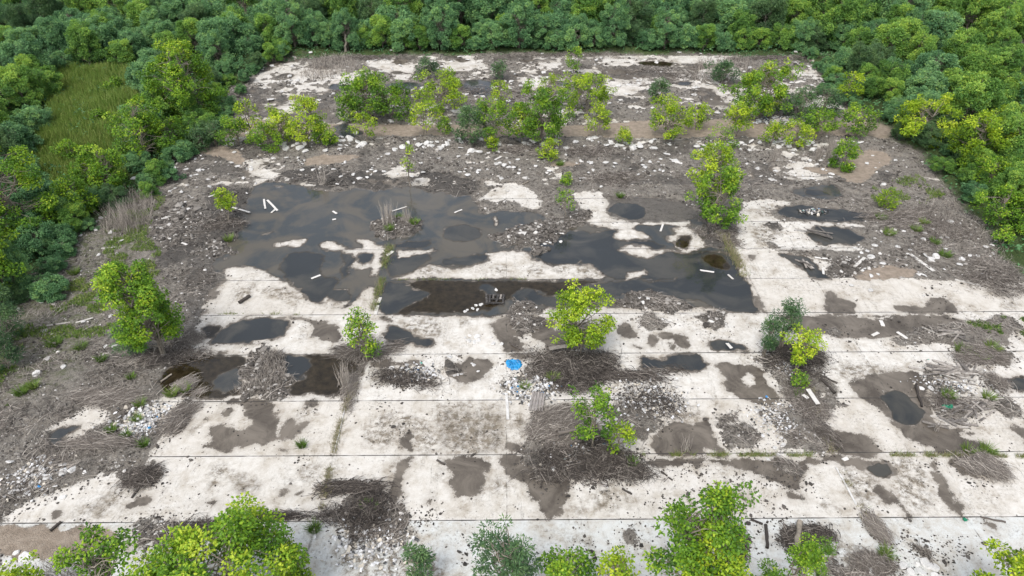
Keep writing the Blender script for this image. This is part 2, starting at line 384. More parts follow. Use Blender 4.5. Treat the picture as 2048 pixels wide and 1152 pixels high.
C G 870,420 960,340 1100,220 1160,120 1400,110 2016,110 2016,850 1500,850 1000,830 650,830 780,700 860,600 880,480
C G 120,830 210,760 330,700 480,700 520,600 620,570 640,640 520,700 400,830
C G 20,790 100,750 130,790 40,820
C G -200,828 720,835 700,862 0,855 -200,850
D G 700,460 850,470 900,560 880,640 700,640 640,560
R G 1400,60 1660,60 1640,110 1480,150 1400,130
S G 1280,140 1600,140 1610,330 1600,380 1500,400 1380,400 1340,440 1240,430 1140,430 1150,400 1220,400 1210,340 1260,270 1340,320 1420,330 1460,240 1420,170 1290,170
S G 1610,350 1640,260 1690,250 1710,280 1770,255 1760,300 1640,375
S G 1740,150 1820,135 1800,185 1745,185
S G 1280,200 1340,190 1330,240 1290,230
M G 1720,210 1800,200 1790,240 1730,240
S G 1620,420 1690,410 1680,445 1620,445
M G 1090,320 1180,270 1170,300 1100,345
S G 1190,220 1220,220 1215,245 1190,240
S G 1000,310 1100,250 1080,310 1000,355
M G 1200,560 1260,510 1340,540 1310,600 1200,660
N G 1340,560 1500,600 1520,660 1360,690
S G 1630,650 1700,640 1660,700
S G 1720,665 1780,660 1730,700
M G 1640,590 1720,580 1700,620
M G 1760,530 1840,520 1840,600 1740,610
M G 440,790 560,700 700,640 760,680 620,800 420,830
N G 520,740 620,700 690,720 600,790 460,810
S G 740,740 800,690 880,690 860,740 780,770
S G 270,790 330,760 370,810 290,825
S G 1180,740 1240,725 1250,760 1180,765
T G -300,860 700,865 640,960 560,1020 520,1090 300,1050 0,1020 -300,1020
D G 780,845 1040,830 1060,960 940,1000 760,920
C G 210,330 400,240 560,100 640,220 660,240 560,300 440,380 380,370 300,320
P G 270,380 320,330 400,290 460,290 380,350 310,410
C G 660,300 860,180 960,110 1060,120 1000,200 900,320 760,350
X A 0
T X 360,245 470,234 600,248 900,249 1130,254 1300,240 1450,238 1600,247 1770,243 1775,270 1600,275 1300,278 1130,273 900,274 700,272 600,268 400,280
T A 1100,870 1340,830 1440,950 1400,960 1250,900
C A 1370,950 1440,920 1620,990 1610,1025 1460,1025
C A 1770,520 1830,500 1930,520 1900,550
C A 1460,620 1560,590 1530,630
G A 1900,720 2050,720 2050,780 1960,780
D A 1560,1060 1640,1060 1650,1090 1580,1090
C B 120,340 280,330 420,350 440,460 300,460 230,400 130,370
C B 580,360 760,330 880,400 760,400 700,430 600,410
C B 960,402 1360,402 1480,380 1490,402 1740,402 1700,435 1000,420
C B 1050,330 1230,320 1230,345 1080,345
P B 700,480 760,455 880,465 880,555 780,562
P B 230,480 440,470 480,500 400,520 260,500
P B 1200,470 1330,470 1340,495 1210,495
C B 390,520 480,500 480,540 400,560
C B 740,440 860,440 850,456 740,456
P B -60,480 80,490 60,520 -60,520
P B 0,700 120,740 150,770 60,800 0,800
C B 1060,490 1140,480 1120,530 1060,520
C B 1560,480 1760,500 1700,550 1560,540
C B 1650,610 1780,600 1740,630 1660,630
C B 1880,440 1940,410 2000,440 1960,460 1880,455
C B 1880,350 2000,350 1960,380
B B 1710,360 1800,350 1920,360 1900,385 1760,385
C B 150,980 240,970 200,1020 140,1010
C B 700,930 880,930 780,950
C B 240,1010 470,1010 400,1035 280,1030
C B 1340,1100 1540,1100 1500,1140 1350,1150
K B 1640,950 1720,945 1740,990 1660,990
T B 1200,930 1400,940 1380,960 1200,960
T B -200,900 100,890 100,930 -200,960
P C 20,470 100,470 90,495 20,490
C C 0,330 240,320 240,360 90,372 0,380
C C 0,420 60,420 80,450 0,460
C C 90,500 250,490 290,530 120,530
C C 570,405 690,410 690,430 580,430
C C 690,515 780,520 760,530
T C 870,710 960,710 940,742 860,740
T C 1080,780 1130,700 1220,715 1290,770 1200,805
T C 720,960 900,970 1050,880 1160,860 1280,910 1160,990 1100,1050 980,1060 940,1010 800,1000
G C 640,1085 940,1055 980,1120 940,1150 760,1150
P C 730,1090 820,1085 900,1120 840,1130 760,1120
C C 640,1010 700,980 940,1030 780,1045 660,1045
C C 540,970 620,970 610,1000 560,995
C C 1430,1020 1540,1030 1500,1045
K C 1150,1000 1260,990 1250,1060 1160,1060
'''
zones = []
for ln in Z.strip().splitlines():
    q = ln.split()
    if q[0] == 'X': continue
    ox, oy = OX[q[1]]; k = 1.0 if q[1] == 'X' else 2.88
    p = np.array([[float(a) for a in s.split(',')] for s in q[2:]]); px = ox+p[:, 0]/k; py = np.maximum(oy+p[:, 1]/k, 12)
    if q[0] == 'V': py = np.maximum(py, 60)
    X, Y = G(px, py); zones.append((q[0], np.stack([X, Y], 1)))
def smooth_poly(p):                              # two rounds of corner cutting
    for _ in range(2):
        n = np.roll(p, -1, 0); p = np.stack([.78*p+.22*n, .22*p+.78*n], 1).reshape(-1, 2)
    return p
def sdf(X, Y, P):                               # signed distance, positive inside
    d = np.full(X.shape, 1e9); ins = np.zeros(X.shape, bool)
    for (ax, ay), (bx, by) in zip(P, np.roll(P, -1, 0)):
        ex, ey = bx-ax, by-ay; l2 = ex*ex+ey*ey+1e-12
        t = np.clip(((X-ax)*ex+(Y-ay)*ey)/l2, 0, 1); d = np.minimum(d, (X-ax-t*ex)**2+(Y-ay-t*ey)**2)
        c = ((ay > Y) != (by > Y)); 
        with np.errstate(divide='ignore', invalid='ignore'): xi = ax+(Y-ay)*ex/(ey if ey else 1e-12)
        ins ^= c & (X < xi)
    d = np.sqrt(d); return np.where(ins, d, -d)

xs = np.concatenate([[-500, -250, -140, -100], np.arange(-76, 76.01, .15), [100, 140, 250, 500]])
ys = [13.0]
while ys[-1] < 98: ys.append(ys[-1]+.05+.0026*ys[-1])
ys = np.concatenate([[-200, -60, 0], ys, [104, 115, 140, 200, 400, 900]])
XX, YY = np.meshgrid(xs, ys)
LIM = .9
KEYS = 'CSPGBMNDTKVRW'
FD = {k: np.full(XX.shape, -LIM) for k in KEYS}
FD['D'][:] = LIM
wx = XX+fbm(XX*.9, YY*.9, 3)*.35+fbm(XX*3, YY*3, 9, 4)*.24; wy = YY+fbm(XX*.9, YY*.9, 5)*.35+fbm(XX*3, YY*3, 11, 4)*.24
far = np.clip((YY-45)/25, 0, 1)                 # broken, rougher patches in the demolished far part
rough = fbm(XX*1.3, YY*1.6, 21, 5)*(.15+1.5*far)
OVER = 'SPGBMN'
for kk, P in zones:
    P = smooth_poly(P); x0, y0 = P.min(0)-1.2; x1, y1 = P.max(0)+1.2
    i0, i1 = np.searchsorted(ys, [y0, y1]); j0, j1 = np.searchsorted(xs, [x0, x1]); sl_ = (slice(max(i0-1, 0), i1+1), slice(max(j0-1, 0), j1+1))
    s = sdf(wx[sl_], wy[sl_], P)
    if kk == 'V': s = s+fbm(XX[sl_]*.35, YY[sl_]*.35, 71)*1.5
    if kk == 'C': s = s+np.minimum(rough[sl_], 0)*1.0
    if kk in 'DRK': s = s+fbm(XX[sl_]*1.4, YY[sl_]*1.4, 77, 5)*.75-.05
    s = np.clip(s, -LIM, LIM)
    if kk == 'R': names = 'RD'
    elif kk == 'N': names = 'MN'
    else: names = kk
    for k in KEYS:
        a = FD[k][sl_]
        if k in names: a[:] = np.maximum(a, s)
        elif kk in 'SPGBMN':
            if k in OVER: a[:] = np.minimum(a, -s)
            if k in 'DTKRVW' and kk in 'PGB': a[:] = np.minimum(a, -s)
        elif kk in 'DR' and k in 'DR': pass
        elif kk == 'W' : pass
        else: a[:] = np.minimum(a, (-s+.22) if (kk in 'DRK' and k in 'SM') else -s)
# broken slab showing through the rubble in the demolished part
x0y = np.stack(G([430, 540, 1620, 1700, 1740, 300], [285, 112, 112, 235, 372, 372]), 1)
s = np.clip(np.minimum(sdf(XX, YY, x0y), (fbm(XX*.22, YY*.30, 61, 6)+.75*fbm(XX*1.5, YY*2.2, 62, 5)-.18-.17*(YY < 62))*2.6), -LIM, LIM)
FD['V'] = np.where(YY > 96, LIM, FD['V']); FD['D'] = np.where(YY > 96, -LIM, FD['D'])
pool = np.maximum(np.maximum(FD['P'], FD['G']), np.maximum(FD['B'], FD['T'])); s = np.minimum(s, -pool)
FD['C'] = np.maximum(FD['C'], s)
for k in 'DKR': FD[k] = np.minimum(FD[k], -s)
s = np.clip(np.minimum(sdf(XX, YY, x0y), (fbm(XX*.3+9, YY*.35, 65, 5)-.22)*2.2), -LIM, LIM); FD['S'] = np.maximum(FD['S'], np.minimum(s, -FD['T']-.1)); FD['K'] = np.minimum(FD['K'], -FD['T'])
WAT = np.maximum(np.maximum(FD['P'], FD['G']), FD['B'])
HOLE = WAT-.0
soil = np.clip(np.maximum(FD['D'], np.maximum(FD['K'], FD['V']))*2.2, 0, 1)*(WAT < 0)
farz = np.clip((YY-42)/10, 0, 1)*np.clip((93-YY)/3, 0, 1)
hz = (farz*(.34*np.abs(fbm(XX*.55+3, YY*.8, 37, 5))+.10*fbm(XX*3, YY*3, 38, 3))+.10+.16*fbm(XX*.45, YY*.45, 31)+.10*fbm(XX*1.7, YY*1.7, 33, 4)+.035*fbm(XX*5, YY*5, 35, 2))
ZZ = np.clip(hz, .012, 1)*soil + np.clip(FD['R']*1.3, 0, 1)*(WAT < 0)*(.10+.22*np.abs(fbm(XX*1.6, YY*1.6, 41)))
ZZ += np.clip(FD['V'], 0, 1)*np.clip(fbm(XX*.12, YY*.12, 51)*.8+.2, 0, 1)
ZZ = ZZ*np.clip(-WAT*4, 0, 1)
ZZ = np.where(WAT > -.04, -.055*np.clip(WAT+.0, -.04, .7), ZZ+.0022)
def lookup(F, x, y):
    i = np.clip(np.searchsorted(ys, y)-1, 0, len(ys)-2); j = np.clip(np.searchsorted(xs, x)-1, 0, len(xs)-2)
    fy = np.clip((y-ys[i])/(ys[i+1]-ys[i]), 0, 1); fx = np.clip((x-xs[j])/(xs[j+1]-xs[j]), 0, 1)
    return (F[i, j]*(1-fx)+F[i, j+1]*fx)*(1-fy)+(F[i+1, j]*(1-fx)+F[i+1, j+1]*fx)*fy
def gz(x, y): return lookup(ZZ, np.asarray(x, float), np.asarray(y, float))

# ------------------------------------------------------------------ ground material
def ground_mat():
    m, nt = mat_new('ground'); L = nt.links.new
    def val(x): 
        v = N(nt, 'ShaderNodeValue'); v.outputs[0].default_value = x; return v.outputs[0]
    def mth(op, a, b=None, c=None, clamp=False):
        n = N(nt, 'ShaderNodeMath', operation=op); n.use_clamp = clamp
        for i, q in enumerate((a, b, c)):
            if q is None: continue
            if isinstance(q, (int, float)): n.inputs[i].default_value = q
            else: L(q, n.inputs[i])
        return n.outputs[0]
    def mixc(f, a, b):
        n = N(nt, 'ShaderNodeMix', data_type='RGBA')
        for i, q in ((0, f), (6, a), (7, b)):
            if isinstance(q, tuple): n.inputs[i].default_value = (*q, 1)
            elif isinstance(q, (int, float)): n.inputs[i].default_value = q
            else: L(q, n.inputs[i])
        return n.outputs[2]
    geo = N(nt, 'ShaderNodeNewGeometry'); pos = geo.outputs['Position']
    def noise(sc, det=4, rough=.55, dist=0, vec=None, ch='Fac'):
        n = N(nt, 'ShaderNodeTexNoise'); n.inputs['Scale'].default_value = sc; n.inputs['Detail'].default_value = det
        n.inputs['Roughness'].default_value = rough; n.inputs['Distortion'].default_value = dist
        L(vec or pos, n.inputs['Vector']); return n.outputs[ch]
    def att(k): return N(nt, 'ShaderNodeAttribute', attribute_name='f'+k).outputs['Fac']
    def ss(x, lo, hi, tlo=0., thi=1.):
        n = N(nt, 'ShaderNodeMapRange'); n.inputs['From Min'].default_value = lo; n.inputs['From Max'].default_value = hi
        n.inputs['To Min'].default_value = tlo; n.inputs['To Max'].default_value = thi; L(x, n.inputs['Value']); return n.outputs[0]
    nA = noise(.35, 3); nB = noise(2.2, 6, .65); nC = noise(14, 5, .7); nD = noise(45, 3, .7); nE = noise(.9, 5, .6, .4)
    edge = mth('MULTIPLY', mth('SUBTRACT', nB, .5), .8); fine = mth('MULTIPLY', mth('SUBTRACT', nC, .5), .6)
    eN = mth('ADD', edge, fine)
    def mask(k, w=.05, amp=1., off=0.):
        return ss(mth('ADD', mth('ADD', att(k), mth('MULTIPLY', eN, amp)), off), -w, w)
    # soil and rubble
    col = mixc(ss(nC, .35, .65), (.095, .084, .070), (.295, .268, .228))
    col = mixc(ss(nD, .50, .72), col, (.42, .395, .36))
    col = mixc(ss(nB, .50, .66, 0, .8), col, (.050, .043, .037))
    col = mixc(ss(noise(.28, 7, .75, .5), .50, .64, 0, .75), col, (.20, .178, .15))
    col = mixc(mth('MULTIPLY', ss(nE, .5, .7), .55), col, (.22, .19, .155))
    vo = N(nt, 'ShaderNodeTexVoronoi'); vo.inputs['Scale'].default_value = 5.0; L(pos, vo.inputs['Vector'])
    chips = mth('MULTIPLY', ss(vo.outputs['Distance'], .26, .20), ss(nE, .46, .60)); col = mixc(mth('MULTIPLY', chips, .6), col, (.46, .445, .42))
    col = mixc(mth('MULTIPLY', ss(noise(3.5, 10, .8), .53, .60), .75), col, (.045, .038, .032)); col = mixc(mth('MULTIPLY', ss(noise(1.6, 12, .85, .3), .56, .62), .65), col, (.40, .375, .335))
    # thinly vegetated bank
    col = mixc(mth('MULTIPLY', mask('W', .4), ss(nB, .42, .66, 0, .75)), col, (.105, .125, .050))
    col = mixc(mask('R', .2, 1), col, mixc(ss(nC, .35, .65), (.060, .052, .045), (.21, .19, .165)))
    col = mixc(mask('T', .12, .8), col, mixc(ss(nB, .35, .65), (.25, .20, .152), (.38, .315, .25)))
    col = mixc(mth('MULTIPLY', mask('K', .3, 1.4), .85), col, mixc(ss(nC, .3, .7), (.028, .025, .022), (.10, .092, .084)))
    col = mixc(mask('V', .5, 1.5), col, mixc(ss(nC, .3, .7), (.020, .036, .010), (.075, .115, .028)))
    # slabs: each strip poured separately
    sx = N(nt, 'ShaderNodeSeparateXYZ'); L(pos, sx.inputs[0])
    row = mth('DIVIDE', mth('SUBTRACT', sx.outputs['Y'], 19.77), 3.96); rid = mth('FLOOR', row)
    wn = N(nt, 'ShaderNodeTexWhiteNoise', noise_dimensions='1D'); L(rid, wn.inputs['W'])
    conc = mixc(wn.outputs['Value'], (.57, .54, .49), (.63, .61, .57))
    conc = mixc(ss(rid, -.5, -1.), conc, (.57, .585, .57))
    conc = mixc(ss(nB, .42, .72, 0, .6), conc, (.43, .385, .32))
    nF = noise(.6, 8, .72, .3); conc = mixc(ss(nF, .50, .62, 0, .55), conc, (.36, .315, .25)); conc = mixc(ss(nF, .60, .68, 0, .6), conc, (.20, .168, .125))
    conc = mixc(ss(nC, .46, .72, 0, .22), conc, (.42, .40, .36))
    conc = mixc(mth('MULTIPLY', ss(nD, .57, .66), ss(nE, .38, .60)), conc, (.17, .15, .125)); conc = mixc(mth('MULTIPLY', ss(noise(7, 6, .75), .60, .66), ss(nB, .46, .60)), conc, (.14, .12, .095))
    conc = mixc(mth('MULTIPLY', ss(nA, .50, .68), ss(nC, .42, .60, 0, .5)), conc, (.40, .365, .31))
    jd = mth('ABSOLUTE', mth('SUBTRACT', mth('SUBTRACT', row, rid), .5)); jd = mth('MULTIPLY', mth('SUBTRACT', .5, jd), 3.96)
    jn = noise(.8, 3); jw = ss(jn, .3, .7, .016, .040)
    joint = mth('LESS_THAN', jd, jw)
    lip = mth('MULTIPLY', mth('LESS_THAN', jd, .10), .25)
    vj = None
    for px_, py_ in ((668, 905), (1675, 905), (1013, 850), (1880, 950)):
        xj = float(G(px_, py_)[0]); d_ = mth('ABSOLUTE', mth('SUBTRACT', mth('ADD', sx.outputs['X'], mth('MULTIPLY', mth('SUBTRACT', jn, .5), .10)), xj)); l_ = ss(d_, .10 if px_ in (668, 1675) else .04, .02)
        vj = l_ if vj is None else mth('MAXIMUM', vj, l_)
    vj = mth('MULTIPLY', vj, ss(nB, .42, .60, .0, .7))
    under = mth('MAXIMUM', mask('C', .04, .9), ss(mth('MAXIMUM', mth('MAXIMUM', att('P'), att('G')), att('B')), -.05, .0))
    nR = noise(2.4, 12, .82, .2); nS = noise(5.5, 10, .85)
    ms = mth('MULTIPLY', ss(mth('ADD', att('M'), mth('MULTIPLY', edge, 2.2)), -.35, .25), ss(nR, .44, .56, 0, .95))
    ms = mth('MAXIMUM', ms, mth('MULTIPLY', ss(mth('ADD', att('N'), edge), -.3, .4), ss(nR, .36, .54, 0, .95)))
    grime = mth('MULTIPLY', ss(noise(.32, 5, .6, .6), .46, .60), ss(nS, .52, .60)); ms = mth('MAXIMUM', ms, mth('MULTIPLY', grime, .8))
    mp = N(nt, 'ShaderNodeVectorMath', operation='MULTIPLY'); mp.inputs[1].default_value = (1.5, .28, 1); L(pos, mp.inputs[0])
    streak = mth('MULTIPLY', ss(noise(1.0, 9, .72, .3, vec=mp.outputs[0]), .53, .63), ss(nS, .46, .58)); ms = mth('MAXIMUM', ms, mth('MULTIPLY', streak, .72))
    soilrim = mth('MULTIPLY', ss(mth('MAXIMUM', att('D'), mth('MAXIMUM', att('K'), att('R'))), -.85, -.1), ss(mth('ADD', nS, mth('MULTIPLY', mth('SUBTRACT', nR, .5), .6)), .58, .60)); ms = mth('MAXIMUM', ms, mth('MULTIPLY', soilrim, .9))
    slab = mixc(lip, conc, (.58, .56, .53))
    slab = mixc(ms, slab, mixc(ss(nB, .4, .6), (.085, .068, .048), (.17, .142, .105)))
    damp = mixc(ss(noise(.5, 8, .7, .8), .38, .62), (.068, .056, .044), (.168, .145, .118)); damp = mixc(ss(nC, .55, .75, 0, .4), damp, (.20, .18, .155))
    dm = ss(mth('ADD', mth('MAXIMUM', att('S'), mth('SUBTRACT', mth('MAXIMUM', mth('MAXIMUM', att('P'), att('G')), att('B')), -.13)), mth('ADD', mth('MULTIPLY', eN, .8), mth('MULTIPLY', mth('SUBTRACT', nD, .5), .25))), -.04, .04)
    halo = ss(mth('ADD', mth('MAXIMUM', att('S'), mth('SUBTRACT', mth('MAXIMUM', mth('MAXIMUM', att('P'), att('G')), att('B')), -.13)), mth('MULTIPLY', mth('SUBTRACT', nR, .5), 1.2)), -.45, .05); slab = mixc(mth('MULTIPLY', halo, .5), slab, (.27, .235, .19))
    slab = mixc(dm, slab, damp)
    slab = mixc(mth('MULTIPLY', joint, ss(jn, .3, .5, .45, .95)), slab, (.035, .032, .028))
    wetsoil = mixc(dm, col, mixc(.55, col, (.06, .052, .045)))
    col = mixc(under, wetsoil, slab)
    col = mixc(mth('MULTIPLY', vj, under), col, (.075, .068, .056))
    # beds of the shallow pools; G and P have bluish sky sheen painted in
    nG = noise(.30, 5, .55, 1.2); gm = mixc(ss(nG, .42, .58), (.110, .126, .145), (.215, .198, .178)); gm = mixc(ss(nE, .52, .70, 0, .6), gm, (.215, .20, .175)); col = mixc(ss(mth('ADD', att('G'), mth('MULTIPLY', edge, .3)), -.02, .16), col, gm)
    bm = mixc(ss(nB, .35, .65), (.028, .019, .008), (.085, .064, .036)); col = mixc(ss(att('B'), -.02, .12), col, bm)
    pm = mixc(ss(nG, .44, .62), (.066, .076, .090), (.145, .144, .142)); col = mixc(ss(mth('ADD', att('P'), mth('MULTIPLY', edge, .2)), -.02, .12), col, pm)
    p = N(nt, 'ShaderNodeBsdfPrincipled'); L(col, p.inputs['Base Color']); p.inputs['Specular IOR Level'].default_value = .4
    L(mth('MULTIPLY_ADD', dm, -.45, .92), p.inputs['Roughness'])
    bp = N(nt, 'ShaderNodeBump'); bp.inputs['Distance'].default_value = .12
    L(mth('SUBTRACT', 1., mth('MULTIPLY', under, .93)), bp.inputs['Strength']); L(mth('ADD', nC, mth('MULTIPLY', nB, .8)), bp.inputs['Height']); L(bp.outputs[0], p.inputs['Normal'])
    o = N(nt, 'ShaderNodeOutputMaterial'); L(p.outputs[0], o.inputs[0]); return m
ny, nx = XX.shape
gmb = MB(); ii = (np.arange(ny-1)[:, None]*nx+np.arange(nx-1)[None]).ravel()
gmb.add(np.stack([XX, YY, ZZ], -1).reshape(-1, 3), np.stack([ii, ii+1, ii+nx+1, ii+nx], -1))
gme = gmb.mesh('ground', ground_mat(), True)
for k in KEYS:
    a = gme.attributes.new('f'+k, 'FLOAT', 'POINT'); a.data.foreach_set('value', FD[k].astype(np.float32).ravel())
tag(link('ground', gme), kind='structure')
# water: one level sheet that shows wherever the slab dips below it
m, nt = mat_new('pool_water'); L = nt.links.new
tr = N(nt, 'ShaderNodeBsdfTransparent'); tr.inputs[0].default_value = (.80, .80, .77, 1); gl = N(nt, 'ShaderNodeBsdfGlossy'); gl.inputs['Roughness'].default_value = .03
fr = N(nt, 'ShaderNodeFresnel'); fr.inputs[0].default_value = 1.46; mx = N(nt, 'ShaderNodeMixShader'); o = N(nt, 'ShaderNodeOutputMaterial')
tcw = N(nt, 'ShaderNodeTexCoord'); nw = N(nt, 'ShaderNodeTexNoise'); nw.inputs['Scale'].default_value = 1.5; bw = N(nt, 'ShaderNodeBump'); bw.inputs['Strength'].default_value = .12; bw.inputs['Distance'].default_value = .02
L(tcw.outputs['Object'], nw.inputs['Vector']); L(nw.outputs['Fac'], bw.inputs['Height']); L(bw.outputs[0], gl.inputs['Normal']); L(bw.outputs[0], fr.inputs['Normal'])
L(fr.outputs[0], mx.inputs[0]); L(tr.outputs[0], mx.inputs[1]); L(gl.outputs[0], mx.inputs[2]); L(mx.outputs[0], o.inputs[0])
wet = (WAT[:-1, :-1] > -.12) | (WAT[1:, :-1] > -.12) | (WAT[:-1, 1:] > -.12) | (WAT[1:, 1:] > -.12); wi = ii[wet.ravel()]
wf = np.stack([wi, wi+1, wi+nx+1, wi+nx], -1); uq, inv = np.unique(wf, return_inverse=True)
wb = MB(); wb.add(np.stack([XX.ravel()[uq], YY.ravel()[uq], np.full(len(uq), -.0015)], -1), inv.reshape(wf.shape))
tag(wb.build('water', m), kind='structure')

# ------------------------------------------------------------------ trees
def stem_path(rng, a, b, n=6, w=.12):
    t = np.linspace(0, 1, n)[:, None]; a = np.array(a, float); b = np.array(b, float); d = np.linalg.norm(b-a)
    j = rng.normal(0, 1, (n, 3))*w*d*.35; j[0] = 0; j[-1] = 0
    bow = np.array([0, 0, d*.10])*(4*t*(1-t))
    return a*(1-t)+b*t+j*np.sin(t*math.pi)+bow
def plant_meshes(kind, h, wd, low, seed, lean=(0, 0), dens=1.0, leaf=.17, stems=3, prof='egg', six=True, shell=.0, clr=None):
    rng = np.random.default_rng(seed); R = wd/2
    if kind in 'YM': leaf *= .74
    cr_ = clr or max(.26, min(.62, R*.27)); cr_ = min(cr_, R*.5)*(1 if prof == 'dome' else .84)
    vol = R*R*h*(1-low); n = int(np.clip(7+5.2*dens*(R*(1-low)*h*2)/(cr_*cr_*9), 7, 130))
    lob = rng.uniform(.62, 1.12, 9); mb = MB(); tb = MB(); cs = []
    nt_ = stems; tops = []
    for k in range(nt_):
        a = rng.uniform(0, 2*math.pi); r = R*rng.uniform(.1, .45)
        tops.append(np.array([lean[0]*h+math.cos(a)*r, lean[1]*h+math.sin(a)*r, h*rng.uniform(.78, .97)]))
    tops[0] = np.array([lean[0]*h, lean[1]*h, h*.97])
    mains = []
    for k, tp in enumerate(tops):
        b0 = np.array([rng.normal(0, .10), rng.normal(0, .10), -.1]); P = stem_path(rng, b0, tp, 8, .14); mains.append(P)
        r0 = (.022+.009*h)/(1+.25*k); tube(tb, P, np.linspace(r0, r0*.25, 8), 6, rng.uniform(.3, .9))
    nL = 5+int(wd*1.2); la = rng.uniform(0, 6.28)
    limbs = [(math.cos(la+q*2.4)*R*rng.uniform(.45, .95), math.sin(la+q*2.4)*R*rng.uniform(.45, .95), h*(low+(1-low)*rng.uniform(.25, .95))) for q in range(nL)]
    pull = .38 if prof == 'dome' else .42
    for i in range(n):
        s = (i+rng.uniform(0, 1))/n; s = s**(.85)
        if prof == 'egg': rr = math.sin(math.pi*min(1, s*.80+.16))**.75
        elif prof == 'top': rr = .35+.75*s if s < .75 else .95*(1-(s-.75)*2.6)
        elif prof == 'dome': rr = math.sqrt(max(0, 1-(s*.93)**2))
        else: rr = .75*math.sin(math.pi*min(1, s*.85+.10))**.5
        a = i*2.39996+rng.uniform(-.5, .5); lf = lob[int(a/(2*math.pi)*9) % 9]*rng.uniform(.8, 1.1)
        rad = R*max(rr, .08)*(shell+(1-shell)*math.sqrt(rng.uniform(.05, 1)))*lf
        z = h*(low+(1-low)*s)
        axx = lean[0]*z; ayy = lean[1]*z
        p_ = np.array([axx+math.cos(a)*rad, ayy+math.sin(a)*rad, z-cr_*.4])
        if pull:
            LB = [np.array([l_[0]+lean[0]*l_[2], l_[1]+lean[1]*l_[2], l_[2]]) for l_ in limbs]; l_ = min(LB, key=lambda w_: np.sum((w_-p_)**2)); p_ = p_*(1-pull)+l_*pull
            if rng.random() < .2: p_[:2] *= 1.28
            if rng.random() < .10: p_[2] = min(p_[2]+h*.16, h*1.04)
        cs.append(tuple(p_))
    for tp in tops[:3]: cs.append(tuple(tp-np.array([0, 0, cr_*.2])))
    for c in cs:
        c = np.array(c); P = mains[rng.integers(len(mains))]; j = int(np.clip(np.searchsorted(P[:, 2], c[2]-h*.18), 1, 6))
        Q = stem_path(rng, P[j], c, 5, .15); tube(tb, Q, np.linspace(.012+.004*h, .006, 5), 4, rng.uniform(.3, .9))
        cc = cr_*rng.uniform(.65, 1.2); m = max(12, int(54*dens*(cc/.45)**2*(.17/leaf)**1.75))
        d = nrm(rng.normal(0, 1, (m, 3))); rr = rng.uniform(.25, 1, (m, 1))**.6; P_ = c+d*rr*cc*np.array([1, 1, .72])
        out = nrm(np.array([c[0]-lean[0]*c[2], c[1]-lean[1]*c[2], .5*R]))
        ct = rng.uniform(.12, .78)+.22*(c[2]/h-.5)
        if kind in 'D':
            ax = nrm(d*np.array([1, 1, .35])+rng.normal(0, .35, (m, 3))); nn = nrm(np.array([0, 0, 1.])+rng.normal(0, .35, (m, 3)))
            leaves(mb, P_, ax, nn, leaf*1.5*rng.uniform(.7, 1.3, m), leaf*.42, np.clip(ct+rng.normal(0, .14, m), 0, 1), False)
        else:
            ax = nrm(d*.9+rng.normal(0, .5, (m, 3))+np.array([0, 0, -.15])); nn = nrm(np.array([0, 0, .9])+out*.5+d*.35+rng.normal(0, .42, (m, 3)))
            leaves(mb, P_, ax, nn, leaf*rng.uniform(.65, 1.35, m), leaf*.72*rng.uniform(.8, 1.1, m), np.clip(ct+rng.normal(0, .17, m), 0, 1), six)
    return mb.mesh('crown', M[kind], False), tb.mesh('trunk', M['bark'], True)
def plant(name, cat, label, kind, bx, by, ty, wpx, low=.25, seed=1, lean=(0, 0), group=None, **k):
    x, y = G(bx, by); wd = wpx/ppm(by); R_ = wd*.5*.8
    def top_row(h_):
        m = 9e9
        for s_ in (.55, .7, .8, .9, 1.0):
            yy = float(y)+R_*(max(0, math.sin(math.pi*min(1, s_*.8+.16)))**.75); zz = h_*s_*1.04; d = (0, yy, zz-H); f_ = yy*cp-(zz-H)*sp; up_ = yy*sp+(zz-H)*cp; m = min(m, 576-FPX*up_/f_)
        return m
    lo, hi = .3, 14.
    for _ in range(24):
        md = (lo+hi)/2
        if top_row(md) > ty: lo = md
        else: hi = md
    h = max(.5, lo)
    wd *= 1.0 if by > 310 else 1.22
    t = empty(name, float(x), float(y), float(gz(x, y))); tag(t, label, cat, group)
    c, s = plant_meshes(kind, h, wd, low, seed, lean, **k); link('crown', c, t); link('trunk', s, t); return t
ST, FS = ('sapling_tree', 'tree'), ('feathery_shrub', 'shrub')
